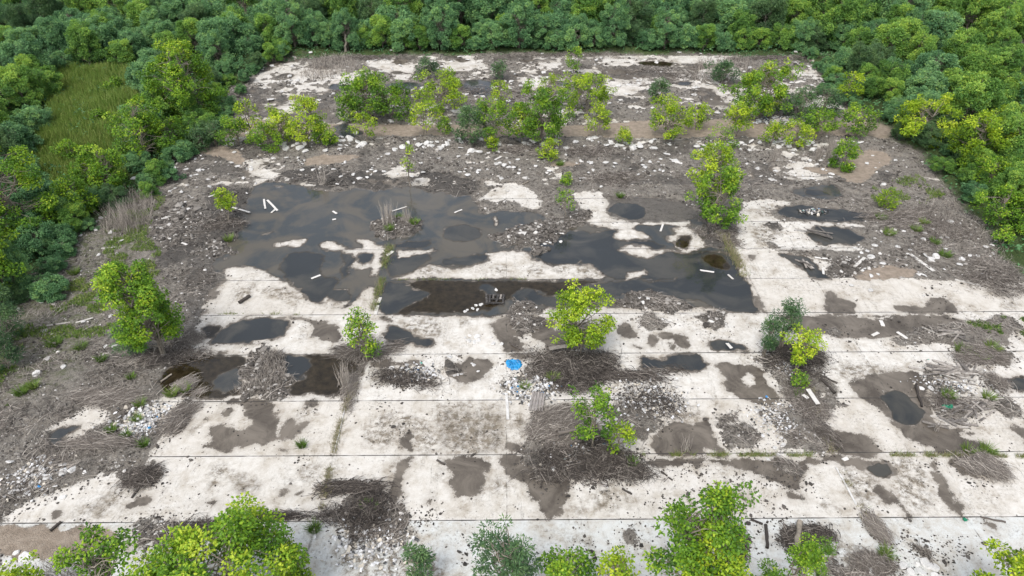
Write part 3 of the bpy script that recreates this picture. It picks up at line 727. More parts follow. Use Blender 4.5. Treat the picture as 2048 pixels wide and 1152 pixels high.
T_ = [
 # kind bx by top width low lean label opts
 ('M', 470, 1235, 1022, 330, .15, (0, 0), 'large leafy green tree at the bottom left, the widest crown at the near edge', dict(stems=5, leaf=.19, dens=1.5, clr=.75)),
 ('M', 262, 1235, 1062, 150, .15, (0, 0), 'mid green tree just left of the widest foreground crown, beside the brown mud strip', dict(stems=4, leaf=.18)),
 ('M', 300, 1270, 1118, 260, .1, (0, 0), 'low mid green bush at the bottom edge below the brown mud strip', dict(stems=4, leaf=.18)),
 ('M', 1372, 1225, 978, 190, .12, (.0, 0), 'tall upright lime and green tree at the near edge, tallest of the foreground trees', dict(stems=4, leaf=.18, dens=1.0)),
 ('Y', 1400, 1250, 1060, 170, .1, (0, 0), 'yellow green lower bush at the foot of the tallest foreground tree', dict(stems=3, leaf=.17)),
 ('M', 1130, 1210, 1092, 150, .1, (0, 0), 'mid green bush at the bottom edge between the dark feathery shrub and a yellow bush', dict(stems=3, leaf=.17)),
 ('Y', 1225, 1215, 1110, 110, .1, (0, 0), 'yellow leaved bush at the bottom edge left of the tallest foreground tree', dict(stems=3, leaf=.17)),
 ('Y', 1965, 1250, 1086, 175, .1, (0, 0), 'lime leaved tree in the bottom right corner beside broken white slabs', dict(stems=4, leaf=.18)),
 ('Y', 60, 1230, 1122, 150, .1, (0, 0), 'yellow green bush in the bottom left corner below the big white boulders', dict(stems=3, leaf=.17)),
 ('M', 1183, 898, 772, 108, .22, (0, 0), 'slim green sapling with a bare stem in the grey brush heap on near slabs', dict(stems=1, dens=.85, prof='top', clr=.34)),
 ('Y', 1228, 905, 845, 72, .2, (.15, 0), 'small yellow green sapling right beside the slim sapling in the grey brush heap', dict(stems=2, dens=.7, clr=.3)),
 ('M', 330, 716, 512, 140, .10, (-.06, 0), 'tall broad green tree on the left bank beside the brown pool', dict(stems=4, dens=1.6, leaf=.19, clr=.52)),
 ('M', 268, 600, 524, 60, .35, (-.25, 0), 'thin leaning green offshoot at the upper left of the tall left bank tree', dict(stems=2, dens=.8, clr=.35)),
 ('M', 732, 722, 606, 78, .08, (0, 0), 'small green sapling in dry stalks at the right end of the brown pool', dict(stems=3, dens=.8, leaf=.18, clr=.36)),
 ('Y', 1158, 708, 573, 140, .18, (0, 0), 'bright lime green tree growing from the dark brush heap beside the blue plastic', dict(stems=3, dens=1.25, leaf=.18, clr=.45, prof='egg')),
 ('Y', 1590, 748, 662, 80, .28, (0, 0), 'small round lime sapling on the right vertical joint', dict(stems=2, dens=1.0, clr=.36, prof='top')),
 ('M', 1590, 782, 744, 34, .05, (0, 0), 'tiny green shoot just below the small round lime sapling', dict(stems=2, dens=.7, clr=.25)),
 ('M', 1428, 455, 330, 120, .05, (0, 0), 'green lower half bush of the tall tree at the right vertical joint', dict(stems=4, dens=1.1, leaf=.2, clr=.5)),
 ('Y', 1415, 425, 285, 105, .3, (-.03, 0), 'yellow topped tree standing alone above the dark pools right of centre', dict(stems=3, dens=1.1, leaf=.2, clr=.5)),
 ('Y', 459, 444, 374, 46, .22, (0, 0), 'small lime sapling on the dark mud left of the large pool', dict(stems=2, dens=1.1, clr=.36)),
 ('M', 1128, 440, 382, 46, .3, (0, 0), 'sparse little green sapling on the rubble spit in the pools', dict(stems=1, dens=.6, clr=.3)),
 ('M', 1131, 374, 350, 28, .1, (0, 0), 'tiny round green bush on the dirt above the sparse rubble sapling', dict(stems=2, clr=.3)),
 ('Y', 822, 372, 282, 36, .3, (0, 0), 'thin sparse yellow sapling with a bare stem at the top edge of the large pool', dict(stems=1, dens=.5, clr=.32)),
 ('M', 742, 242, 128, 108, .12, (0, 0), 'broad green tree at the left end of the far row of trees', dict(stems=5, dens=1.15, leaf=.24, clr=.62)),
 ('M', 788, 240, 170, 76, .1, (0, 0), 'shorter green tree touching the right side of the broad tree in the far row', dict(stems=3, leaf=.24, clr=.55)),
 ('M', 700, 238, 190, 50, .05, (0, 0), 'low green bush at the left foot of the broad tree in the far row', dict(stems=3, leaf=.22, clr=.5)),
 ('Y', 620, 296, 190, 74, .1, (0, 0), 'tallest yellow green bush of the left thicket', dict(stems=3, leaf=.22, clr=.5)),
 ('Y', 565, 290, 215, 70, .1, (0, 0), 'yellow green bush in the middle of the left thicket on the rubble line', dict(stems=3, leaf=.22, clr=.5)),
 ('Y', 505, 285, 192, 50, .25, (.02, 0), 'sparse yellow sapling reaching over the sandy track at the left thicket', dict(stems=2, dens=.7, leaf=.22, clr=.42)),
 ('M', 478, 292, 232, 60, .1, (0, 0), 'green bush at the left end of the left thicket on the rubble line', dict(stems=3, leaf=.2, clr=.5)),
 ('M', 652, 297, 248, 42, .0, (0, 0), 'round dense green bush at the right end of the left thicket', dict(stems=3, dens=1.3, leaf=.2, clr=.4)),
 ('M', 540, 300, 245, 60, .0, (0, 0), 'low mid green bush in front of the left thicket', dict(stems=3, leaf=.2, clr=.45)),
 ('Y', 885, 232, 138, 96, .15, (0, 0), 'lime tree above a pale pool in the far row', dict(stems=4, leaf=.23, clr=.58)),
 ('Y', 852, 275, 200, 62, .25, (0, 0), 'yellow green sapling on the sandy track in front of the lime tree', dict(stems=3, dens=.8, leaf=.21, clr=.45)),
 ('Y', 733, 283, 225, 58, .2, (0, 0), 'yellow green sapling left of the pale patch of the sandy track', dict(stems=3, dens=.8, leaf=.2, clr=.42)),
 ('M', 890, 272, 232, 30, .1, (0, 0), 'narrow green sapling immediately left of the dark feathery shrub on the track', dict(stems=2, leaf=.2, clr=.38)),
 ('Y', 1000, 222, 160, 40, .2, (0, 0), 'small yellow green sapling behind the centre of the far row', dict(stems=2, dens=.8, leaf=.22, clr=.42)),
 ('M', 985, 286, 192, 76, .12, (0, 0), 'mid green tree with a see-through crown left of the largest centre tree', dict(stems=3, dens=.85, leaf=.22, clr=.48)),
 ('M', 1082, 292, 172, 118, .08, (0, 0), 'largest and densest green tree at the centre of the far row', dict(stems=5, dens=1.25, leaf=.23, clr=.58)),
 ('Y', 1042, 285, 205, 48, .15, (0, 0), 'lime bush at the left flank of the largest centre tree', dict(stems=3, leaf=.22, clr=.45)),
 ('Y', 1172, 236, 142, 108, .15, (0, 0), 'wide lime tree right of centre in the far row', dict(stems=5, dens=1.0, leaf=.23, clr=.58)),
 ('Y', 1100, 215, 143, 66, .35, (0, 0), 'pale yellow flowering looking tree behind the largest centre tree', dict(stems=3, dens=.7, leaf=.22, clr=.45)),
 ('M', 1149, 150, 92, 34, .2, (0, 0), 'thin upright green tree standing alone farthest back on the pale slabs', dict(stems=1, dens=.8, leaf=.24, clr=.45)),
 ('Y', 1196, 272, 214, 52, .25, (0, 0), 'lime sapling on the sandy track below the wide lime tree', dict(stems=3, dens=.9, leaf=.21, clr=.42)),
 ('Y', 1098, 322, 279, 50, .05, (0, 0), 'low lime bush on the dark dirt below the largest centre tree', dict(stems=3, leaf=.2, clr=.4)),
 ('Y', 984, 300, 272, 26, .05, (0, 0), 'tiny lime shoot below the see-through crown near the rubble line', dict(stems=2, leaf=.2, clr=.3)),
 ('Y', 1247, 293, 258, 32, .05, (0, 0), 'tiny yellow bush among white rubble right of centre', dict(stems=2, leaf=.2, clr=.32)),
 ('Y', 1335, 280, 196, 92, .12, (0, 0), 'wide yellow green tree by the track, left of the bright yellow sapling', dict(stems=4, leaf=.22, clr=.52)),
 ('Y', 1392, 258, 205, 48, .1, (0, 0), 'yellow green bush touching the right flank of the wide yellow green tree', dict(stems=3, leaf=.21, clr=.42)),
 ('Y', 1469, 276, 203, 54, .25, (0, 0), 'bright yellow sapling in front of the big round tree on the right', dict(stems=3, dens=1.1, leaf=.21, clr=.42)),
 ('M', 1517, 236, 118, 118, .06, (0, 0), 'big round bright green tree on the right of the far row', dict(stems=5, dens=1.3, leaf=.24, clr=.62)),
 ('Y', 1692, 210, 146, 48, .25, (0, 0), 'lime sapling close to the right hand wood', dict(stems=3, dens=.9, leaf=.23, clr=.45)),
 ('M', 1632, 275, 212, 72, .15, (0, 0), 'green tree right of the white litter heap on the track', dict(stems=4, leaf=.22, clr=.48)),
 ('M', 1708, 272, 212, 64, .1, (0, 0), 'mid green tree at the right end of the tree row by the track bend', dict(stems=4, leaf=.22, clr=.5)),
 ('Y', 1540, 292, 245, 40, .05, (0, 0), 'small yellow green bush just below the white litter heap', dict(stems=3, leaf=.2, clr=.38)),
 ('Y', 1588, 292, 242, 60, .05, (0, 0), 'wider yellow green bush below and right of the white litter heap', dict(stems=3, leaf=.2, clr=.4)),
 ('M', 1445, 300, 252, 70, .0, (0, 0), 'low olive bush in the rubble left of the litter heap', dict(stems=3, dens=.6, leaf=.2, clr=.4)),
 ('M', 1683, 338, 282, 62, .0, (0, 0), 'round dark green bush alone at the edge of the tan earth', dict(stems=4, dens=1.3, leaf=.2, clr=.45)),
 ('Y', 1768, 420, 380, 46, .0, (0, 0), 'low lime bush at the left end of the green weed patch', dict(stems=2, dens=.8, leaf=.18, clr=.34)),
 ('M', 1999, 494, 458, 38, .1, (0, 0), 'small upright green bush at the right bank below the rounded bush', dict(stems=2, leaf=.19, clr=.36)),
 ('M', 1988, 456, 382, 92, .0, (0, 0), 'rounded mid green bush at the right edge of the site', dict(stems=4, leaf=.2, clr=.5)),
 ('M', 2042, 470, 395, 80, .0, (0, 0), 'dark green bush cut by the right edge of the view', dict(stems=4, leaf=.2, clr=.5)),
 ('M', 2035, 420, 350, 90, .0, (0, 0), 'mid green bush above the one cut by the right edge of the view', dict(stems=4, leaf=.2, clr=.5)),
 ('Y', 1835, 285, 208, 118, .0, (0, 0), 'golden green bushy tree at the left end of the right bank trees', dict(stems=5, dens=1.2, leaf=.23, clr=.58)),
 ('Y', 1925, 345, 232, 120, .0, (0, 0), 'large golden green tree in the middle of the right bank trees', dict(stems=5, dens=1.2, leaf=.23, clr=.58)),
 ('M', 1990, 345, 262, 90, .0, (0, 0), 'mid green bushy tree right of the large golden green tree', dict(stems=4, dens=1.2, leaf=.22, clr=.55)),
 ('M', 1965, 385, 325, 90, .0, (0, 0), 'pale olive bush at the lower end of the right bank trees', dict(stems=4, leaf=.2, clr=.5)),
 ('Y', 1985, 290, 215, 80, .1, (0, 0), 'lime tree behind the large golden green tree', dict(stems=4, leaf=.22, clr=.5)),
 ('M', 378, 240, 82, 145, .0, (0, 0), 'tall dome shaped bright green tree at the left corner of the far clearing', dict(stems=5, dens=1.5, leaf=.26, clr=.72)),
 ('M', 300, 318, 190, 130, .0, (0, 0), 'spreading green tree on the left bank below the dome tree', dict(stems=5, dens=1.2, leaf=.24, clr=.62)),
 ('M', 345, 300, 235, 80, .0, (0, 0), 'mid green bushy tree touching the right of the spreading left bank tree', dict(stems=4, dens=1.2, leaf=.22, clr=.55)),
 ('M', 222, 392, 285, 108, .0, (0, 0), 'yellowish green tree leaning over the left bank below the grassy gap', dict(stems=4, dens=1.3, leaf=.22, clr=.55)),
 ('M', 160, 440, 358, 86, .0, (0, 0), 'mid green bush between two larger trees on the left bank', dict(stems=4, dens=1.2, leaf=.21, clr=.5)),
 ('M', 62, 480, 285, 175, .0, (0, 0), 'large yellow crowned tree at the left edge of the view', dict(stems=5, dens=1.4, leaf=.23, clr=.62)),
 ('M', 205, 262, 232, 34, .0, (0, 0), 'small round bush standing in the grassy gap of the left wood', dict(stems=2, leaf=.22, clr=.42)),
 ('M', 150, 330, 285, 56, .0, (0, 0), 'larger bush at the lower left end of the grassy gap', dict(stems=3, leaf=.22, clr=.5)),
 ('M', 235, 190, 160, 44, .0, (0, 0), 'bush at the top of the grassy gap of the left wood', dict(stems=3, leaf=.24, clr=.5)),
 ('M', 20, 600, 430, 120, .0, (0, 0), 'blue green bushy tree cut by the left edge of the view', dict(stems=5, dens=1.3, leaf=.21, clr=.55)),
]
for i, (k, bx, by, ty, wp, low, ln, lab, op) in enumerate(T_): plant(*ST, lab, k, bx, by, ty, wp, low, 100+i, ln, **op)
F_ = [
 ('D', 1008, 1240, 1060, 135, .1, 'dark blue green feathery shrub at the bottom edge near the middle'),
 ('D', 845, 1180, 1088, 60, .1, 'small dark feathery shrub below the vine covered debris at the near edge'),
 ('M', 1545, 1240, 1086, 130, .0, 'vivid green feathery shrub at the bottom edge right of the tallest foreground tree'),
 ('Y', 606, 1200, 1078, 74, .0, 'bright yellow ferny bush at the right of the widest foreground crown'),
 ('D', 272, 712, 648, 66, .15, 'dark feathery shrub at the left foot of the tall left bank tree'),
 ('D', 1528, 712, 640, 44, .15, 'dark green feathery shrub left of the small round lime sapling'),
 ('D', 1560, 700, 603, 60, .35, 'wispy feathery sapling behind the small round lime sapling'),
 ('D', 938, 292, 212, 56, .0, 'dark feathery shrub left of centre on the far track'),
 ('D', 968, 262, 205, 36, .1, 'narrow dark feathery shrub behind the see-through crown'),
 ('D', 857, 162, 114, 46, .15, 'dark feathery shrub standing on the far pale slabs'),
 ('D', 999, 164, 122, 28, .15, 'thin feathery sapling on the far slabs near the middle'),
 ('D', 1316, 208, 155, 44, .0, 'feathery shrub right of the wide lime tree'),
 ('D', 1592, 240, 178, 66, .0, 'olive feathery shrub touching the big round tree on the right'),
 ('D', 1645, 232, 172, 60, .0, 'olive feathery shrub midway between the big round tree and the right wood'),
 ('D', 1440, 165, 118, 62, .0, 'brownish sparse shrub at the back of the far slabs'),
 ('D', 405, 300, 250, 40, .0, 'low dark shrub at the left start of the sandy track'),
 ('D', 435, 292, 238, 44, .0, 'grey green shrub between the track start and the left thicket'),
 ('D', 18, 740, 645, 70, .0, 'pale feathery shrub at the left edge of the view beside the grey bank'),
 ('D', 22, 690, 560, 90, .0, 'blue green feathery shrub at the left edge of the view above the pale one'),
]
for i, (k, bx, by, ty, wp, low, lab) in enumerate(F_): plant(*FS, lab, k if k == 'D' else k, bx, by, ty, wp, low, 300+i, (0, 0), stems=4, leaf=.20 if by < 400 else .11, dens=1.15, clr=.45)

# ------------------------------------------------------------------ woods round the clearing
protos = []
rngw = np.random.default_rng(5)
for i in range(9):
    k = 'FFRFFRDFR'[i]; h = [4.6, 6.6, 5.0, 8.2, 4.2, 6.4, 5.6, 5.4, 7.4][i]; wd = [7.4, 6.2, 7.8, 7.6, 7.2, 6.4, 6.0, 7.8, 6.6][i]
    c, t = plant_meshes(k, h, wd, .02, 700+i, (0, 0), dens=2.2, leaf=.22, stems=4, prof='dome', six=False, shell=.35, clr=.78)
    protos.append((c, t))
def ptin(P, x, y):
    return sdf(np.array([x]), np.array([y]), P)[0] > 0
def gp(*p): return np.stack(G([a for a, b in p], [b for a, b in p]), 1)
EL = gp((0, 640), (70, 590), (130, 490), (225, 425), (290, 380), (350, 305), (430, 275), (445, 225), (450, 190), (520, 130), (575, 108))
ER = gp((1630, 108), (1665, 185), (1745, 225), (1815, 275), (1890, 330), (1950, 395), (2048, 470), (2200, 520))
PL = np.concatenate([EL, [[-60, 135], [-110, 135], [-110, 60], [-70, 34]]]); PR = np.concatenate([ER[::-1], [[46, 135], [115, 135], [115, 50]]])
GL = gp((120, 150), (260, 140), (300, 200), (285, 300), (235, 400), (150, 420), (50, 410), (80, 290)); GR = gp((1990, 240), (2120, 220), (2140, 350), (2030, 350))
pts = []
def place(x, y, r):
    for (a, b, c) in pts:
        if (a-x)**2+(b-y)**2 < (.5*(r+c))**2*.9: return False
    pts.append((x, y, r)); return True
WG = {'back': ('dense bushy tree in the wood along the far edge of the clearing', 'trees of the far wood'),
      'left': ('dense bushy tree in the wood on the left side of the clearing', 'trees of the left wood'),
      'right': ('dense bushy tree in the wood on the right side of the clearing', 'trees of the right wood')}
wood = []
def wood_tree(x, y, side, s):
    i = int(rngw.integers(9))
    if side == 'right' and rngw.random() < .35: i = int(rngw.choice([2, 5, 8]))
    if side == 'back' and i in (2, 5, 8) and rngw.random() < .5: i = int(rngw.choice([0, 1, 4, 7]))
    wood.append((x, y, side, s, i, rngw.uniform(0, 6.28), s*rngw.uniform(.8, 1.2)))
for x in np.arange(-56, 58, 2.5): wood_tree(float(x+rngw.uniform(-.6, .6)), float(92.6+rngw.uniform(-.5, .5)), 'back', float(rngw.uniform(.42, .66)))
for _ in range(9000):
    x, y = rngw.uniform(-100, 100), rngw.uniform(30, 130)
    D = y*cp+H*sp
    if abs(x) > D*.78+5: continue
    if ptin(PL, x, y): side = 'left'
    elif ptin(PR, x, y): side = 'right'
    elif y > 93.4: side = 'back'
    else: continue
    if ptin(GL, x, y) or ptin(GR, x, y): continue
    sc = rngw.uniform(.62, 1.0)*(1.0 if y > 88 else .86)
    e = .0
    if side == 'back' and y < 96: sc *= .66
    if side == 'left': sc *= .86
    if side != 'back':
        d = sdf(np.array([x]), np.array([y]), PL if side == 'left' else PR)[0]
        if d < 3.0: sc *= .62
        if d < .8: continue
    if place(x, y, 5.0*sc): wood_tree(x, y, side, sc)
vis = lambda q: (q[1]*cp+H*sp)/max(q[3], .3)*(1+2.5*(abs(q[0]) > (q[1]*cp+H*sp)*.76)+.8*(q[1] > 112))
wood.sort(key=vis)
for (x, y, side, s, i, rz, sz) in wood[:290]:
    c, t = protos[i]; e = empty('wood_tree', x, y, float(gz(x, y)), rz); e.scale = (s, s, sz); lab, g = WG[side]; tag(e, lab, 'tree', g); link('crown', c, e); link('trunk', t, e)
lowp = []
for q in range(3):
    c, t = plant_meshes('F', 5.4+q, 7.4-.4*q, .12, 760+q, (0, 0), dens=.7, leaf=.40, stems=2, prof='dome', six=False, shell=.5, clr=.85)
    co = np.zeros(len(c.vertices)*3, np.float32); c.vertices.foreach_get('co', co); tn = np.zeros(len(c.polygons), np.float32); c.attributes['tint'].data.foreach_get('value', tn); lowp.append((co.reshape(-1, 3), tn))
b = MB()
for (x, y, side, s, i, rz, sz) in wood[290:]:
    co, tn = lowp[i % 3]; c_, s_ = math.cos(rz), math.sin(rz); V = np.stack([(co[:, 0]*c_-co[:, 1]*s_)*s+x, (co[:, 0]*s_+co[:, 1]*c_)*s+y, co[:, 2]*sz+float(gz(x, y))], 1); b.add(V, np.arange(len(V)).reshape(-1, 4), np.clip(tn+rngw.normal(0, .08), 0, 1))
tag(b.build('distant_wood', M['F']), 'far off treetops of the woods behind the nearer trees', 'wood', kind='stuff'); print('wood', len(wood))
for j, (bx, by, ty, lab) in enumerate([(583, 66, -10, 'tall bare grey pole like trunk rising from the far wood at upper left'), (975, 62, -12, 'bare pale trunk rising from the middle of the far wood'), (1178, 70, -12, 'double bare trunk with creepers rising from the far wood right of centre'), (692, 108, 92, 'short bare stump at the foot of the far wood')]):
    x, y = G(bx, by); h = height_at(by, ty)+1.5; e = empty('bare_trunk', float(x), float(y), 0); tag(e, lab, 'tree trunk'); b = MB(); rng = np.random.default_rng(j)
    tube(b, stem_path(rng, (0, 0, 0), (.3, 0, h), 7, .05), np.linspace(.2, .12, 7), 7, .8); b.build('trunk', M['bark'], e, True)
    if h > 3:
        b = MB()
        for q in range(5): tube(b, stem_path(rng, (.2, 0, h*rng.uniform(.6, .95)), (rng.normal(0, 1), rng.normal(0, 1), h+rng.uniform(-.5, .6)), 5, .1), np.linspace(.05, .015, 5), 4, .7)
        b.build('branch', M['bark'], e, True)
# low scrub spilling from the woods onto the edges of the slab
for E_, side, n_ in ((EL, 'left', 34), (ER, 'right', 26)):
    seg = np.linalg.norm(np.diff(E_, axis=0), axis=1); cu = np.concatenate([[0], np.cumsum(seg)])
    for q in range(n_):
        t_ = cu[-1]*(q+rngw.random())/n_; x = float(np.interp(t_, cu, E_[:, 0])); y = float(np.interp(t_, cu, E_[:, 1])); dd = rngw.uniform(-1.0, 1.8)*(1 if side == 'left' else -1)
        c, t = protos[int(rngw.choice([2, 4, 0, 5, 6, 7]))]; s_ = rngw.uniform(.16, .36); e = empty('edge_shrub', x+dd, y+rngw.uniform(-.6, .6), float(gz(x, y)), rngw.uniform(0, 6.28)); e.scale = (s_*1.15, s_*1.15, s_)
        tag(e, 'low scrubby shrub at the foot of the wood on the %s side' % side, 'shrub', 'scrub along the %s wood' % side); link('crown', c, e); link('trunk', t, e)
# undergrowth on the wood floor
rng = np.random.default_rng(8); b = MB()
x = rng.uniform(-95, 95, 150000); y = rng.uniform(28, 125, 150000); f = lookup(FD['V'], x, y); ok = (f > -.1) & (np.abs(x) < (y*cp+H*sp)*.78+2); x = x[ok]; y = y[ok]
hh = np.clip(fbm(x*.5, y*.5, 81)*1.3+.45, .05, 1.5)*np.clip(lookup(FD['V'], x, y)+.3, .1, 1); n = len(x)
P = np.stack([x, y, gz(x, y)+hh*rng.uniform(.3, 1, n)], 1); leaves(b, P, rng.normal(0, 1, (n, 3))*[1, 1, .4], np.array([0, 0, 1])+rng.normal(0, .4, (n, 3)), rng.uniform(.2, .42, n), .2, np.clip(.25+.25*fbm(x*.4, y*.4, 83)+rng.normal(0, .12, n), 0, 1), False)
tag(b.build('undergrowth', M['F']), 'low green undergrowth covering the floor of the woods round the clearing', 'undergrowth', kind='stuff')
# grassy gaps
def grass_field(P, n, label, seed, h=(.3, .8), mat='grass', name='grass', dens=None, tint=(.55, .15)):
    rng = np.random.default_rng(seed); (x0, y0), (x1, y1) = P.min(0), P.max(0); x = rng.uniform(x0, x1, n); y = rng.uniform(y0, y1, n)
    s = sdf(x, y, P)+fbm(x, y, seed)*.8; ok = s > 0
    if dens is not None: ok &= fbm(x*dens, y*dens, seed+3) > .0
    x = x[ok]; y = y[ok]; n = len(x); z = gz(x, y); hh = rng.uniform(*h, n); b = MB()
    P0 = np.stack([x, y, z], 1); P1 = P0+np.stack([rng.normal(0, .25, n)*hh, rng.normal(0, .25, n)*hh, hh], 1)
    stalks(b, P0, P1, rng.normal(0, .04, (n, 3)), .022, np.clip(tint[0]+rng.normal(0, tint[1], n)+.2*fbm(x*.5, y*.5, 4), 0, 1), 3)
    tag(b.build(name, M[mat]), label, 'grass', kind='stuff')
grass_field(gp((120, 150), (260, 140), (300, 205), (285, 300), (235, 400), (150, 425), (40, 410), (80, 290)), 95000, 'bright green grass in the gap of the left wood', 11, (.3, 1.1), tint=(.55, .24))
grass_field(gp((1985, 240), (2130, 220), (2140, 360), (2020, 355)), 16000, 'bright green grass in the gap at the right edge', 12, (.4, 1.0))
grass_field(gp((1745, 405), (1765, 365), (1830, 355), (1885, 385), (1860, 412), (1790, 420)), 5000, 'low green weed patch on the right bank', 13, (.08, .3), dens=1.1, tint=(.5, .25))
grass_field(gp((1930, 645), (2060, 630), (2080, 675), (1990, 668)), 3600, 'low green weeds on the dirt at the right edge', 14, (.06, .22), dens=1.3, tint=(.4, .25))
grass_field(gp((330, 560), (150, 560), (0, 700), (-60, 800), (0, 820), (160, 700), (280, 640), (200, 470), (260, 400), (330, 400), (300, 470)), 38000, 'thin green weeds creeping over the left bank', 15, (.05, .25), dens=.8, tint=(.55, .25))

# ------------------------------------------------------------------ rubble, dead stalks and litter that nobody could count
ICO = np.array([(0, 0, 1), (.89, 0, .45), (.28, .85, .45), (-.72, .53, .45), (-.72, -.53, .45), (.28, -.85, .45), (.72, .53, -.45), (-.28, .85, -.45), (-.89, 0, -.45), (-.28, -.85, -.45), (.72, -.53, -.45), (0, 0, -1)])
ICF = np.array([(0, 1, 2), (0, 2, 3), (0, 3, 4), (0, 4, 5), (0, 5, 1), (1, 6, 2), (2, 7, 3), (3, 8, 4), (4, 9, 5), (5, 10, 1), (2, 6, 7), (3, 7, 8), (4, 8, 9), (5, 9, 10), (1, 10, 6), (11, 7, 6), (11, 8, 7), (11, 9, 8), (11, 10, 9), (11, 6, 10)])
def stones(mb, x, y, z, r, tint, rng, flat=.6):
    n = len(x)
    if n == 0: return
    V = ICO[None]*rng.uniform(.6, 1.25, (n, 12, 1)); a = rng.uniform(0, 6.28, n); c, s = np.cos(a)[:, None], np.sin(a)[:, None]
    el = rng.uniform(.55, 1, (n, 1)); X = V[:, :, 0]; Y = V[:, :, 1]*el; Z = V[:, :, 2]*flat*rng.uniform(.6, 1.1, (n, 1))
    R = r[:, None]; P = np.stack([x[:, None]+(X*c-Y*s)*R, y[:, None]+(X*s+Y*c)*R, z[:, None]+Z*R+R*.2], -1)
    F = (np.arange(n)*12)[:, None, None]+ICF[None]; mb.add(P.reshape(-1, 3), F.reshape(-1, 3), np.repeat(np.clip(tint, 0, 1), 20))
def yard_points(rng, n, p=1.25):
    y = (rng.uniform(97**(1-p), 15**(1-p), n))**(1/(1-p)); x = rng.uniform(-1, 1, n)*((y*cp+H*sp)*.78+1); return x, y
rng = np.random.default_rng(21)
soilF = np.maximum(np.maximum(FD['D'], FD['R']), FD['K']); inC = FD['C']
x, y = yard_points(rng, 300000); s = lookup(soilF, x, y); w_ = lookup(WAT, x, y); v = lookup(FD['V'], x, y); r_ = lookup(FD['R'], x, y); tt = lookup(FD['T'], x, y); k_ = lookup(FD['K'], x, y)
cl = fbm(x*.7, y*.7, 91, 4); pr = np.where(r_ > 0, 1.0, np.clip(.28+.95*cl, .02, .95))*(s > -.1)*(w_ < -.02)*(v < .1)*(tt < .1); ok = rng.random(len(x)) < pr
x, y, r_, k_ = x[ok], y[ok], r_[ok], k_[ok]; n = len(x)
rad = np.clip(rng.lognormal(-2.95, .48, n), .02, .24)*np.where(r_ > 0, 1.25, .85)
tn = rng.uniform(.08, .72, n); tn = np.where(rng.random(n) < .12, rng.uniform(.8, 1, n), tn)-np.where(k_ > 0, .22, 0)
rad = rad*(1+np.clip((y-35)/30, 0, 1.1)); b = MB(); stones(b, x, y, gz(x, y), rad, tn, rng); print('stones', n)
tag(b.build('rubble', M['stone']), 'grey broken rubble and grit scattered over the earth and slabs', 'rubble', kind='stuff')
# dark crumbs on the pale slabs, gathered in drifts
x, y = yard_points(rng, 160000); s = lookup(inC, x, y); w_ = lookup(WAT, x, y)
cl = fbm(x*.55, y*.55, 95, 4); nearD = np.clip(1-np.abs(lookup(soilF, x, y)+.3)/.5, 0, 1); pr = (s > 0)*(w_ < -.02)*np.clip(.015+.9*np.clip(cl-.18, 0, 1)+.30*nearD, 0, 1); ok = rng.random(len(x)) < pr
x, y = x[ok], y[ok]; n = len(x); b = MB(); stones(b, x, y, gz(x, y), np.clip(rng.lognormal(-3.25, .5, n), .018, .15), rng.uniform(0, .5, n), rng, .4); print('crumbs', n)
tag(b.build('debris', M['stone']), 'dark crumbs and chips scattered over the pale slabs', 'debris', kind='stuff')
# drowned stones and pale chips in the pools
# lying dead stalks
def dead_stuff(n, fld, label, name, seed, ln=(.3, 1.1), r=.010, tint=(.25, .9), up=.12, thr=0, cs=.5, amt=.35):
    rng = np.random.default_rng(seed); x, y = yard_points(rng, n); s = lookup(fld, x, y); w_ = lookup(WAT, x, y); v = lookup(FD['V'], x, y)
    pr = (s > thr)*(w_ < 0)*(v < .6)*np.clip(amt+1.1*fbm(x*cs, y*cs, seed, 4), 0, 1); ok = rng.random(n) < pr; x, y = x[ok], y[ok]; n = len(x)
    a = 6.28*vn(x*.35, y*.35, seed+2)*1.5+rng.normal(0, .7, n); l = rng.uniform(*ln, n); z = gz(x, y)+rng.uniform(.0, .10, n)
    P0 = np.stack([x-np.cos(a)*l/2, y-np.sin(a)*l/2, z], 1); P1 = np.stack([x+np.cos(a)*l/2, y+np.sin(a)*l/2, z+rng.uniform(0, up, n)*l], 1)
    b = MB(); stalks(b, P0, P1, rng.normal(0, .05, (n, 3))*l[:, None]+np.array([0, 0, .04]), r*rng.uniform(.6, 1.5, n), rng.uniform(*tint, n), 4)
    tag(b.build(name, M['dead']), label, 'dead stalks', kind='stuff')
dead_stuff(150000, soilF, 'dry grey stalks and twigs lying over the bare earth', 'dry_stalks', 31, r=.014, tint=(.2, 1.))
# standing dry straw
def straw(P, n, label, seed, h=(.3, .9), r=.012, tint=(.45, 1.), lean=.3):
    rng = np.random.default_rng(seed); (x0, y0), (x1, y1) = P.min(0), P.max(0); x = rng.uniform(x0, x1, n); y = rng.uniform(y0, y1, n); ok = (sdf(x, y, P)+.6*fbm(x, y, seed)) > 0
    x, y = x[ok], y[ok]; n = len(x); hh = rng.uniform(*h, n); P0 = np.stack([x, y, gz(x, y)], 1); P1 = P0+np.stack([rng.normal(0, lean, n)*hh, rng.normal(0, lean, n)*hh, hh], 1)
    b = MB(); stalks(b, P0, P1, rng.normal(0, .05, (n, 3)), r, rng.uniform(*tint, n), 4); tag(b.build('dry_grass', M['dead']), label, 'dry grass', kind='stuff')
straw(gp((205, 470), (230, 400), (300, 395), (310, 440), (270, 480)), 1500, 'pale dry grass standing on the upper left bank', 41, (.5, 1.3))
straw(gp((520, 770), (530, 720), (560, 700), (580, 740), (575, 790), (500, 798), (470, 780)), 1200, 'pale dry grass on the rubble island in the brown pool', 42, (.2, .6))
straw(gp((600, 155), (640, 120), (700, 115), (720, 140), (640, 165)), 1200, 'dry grass along the far left edge of the slabs', 43, (.3, .9), .02)
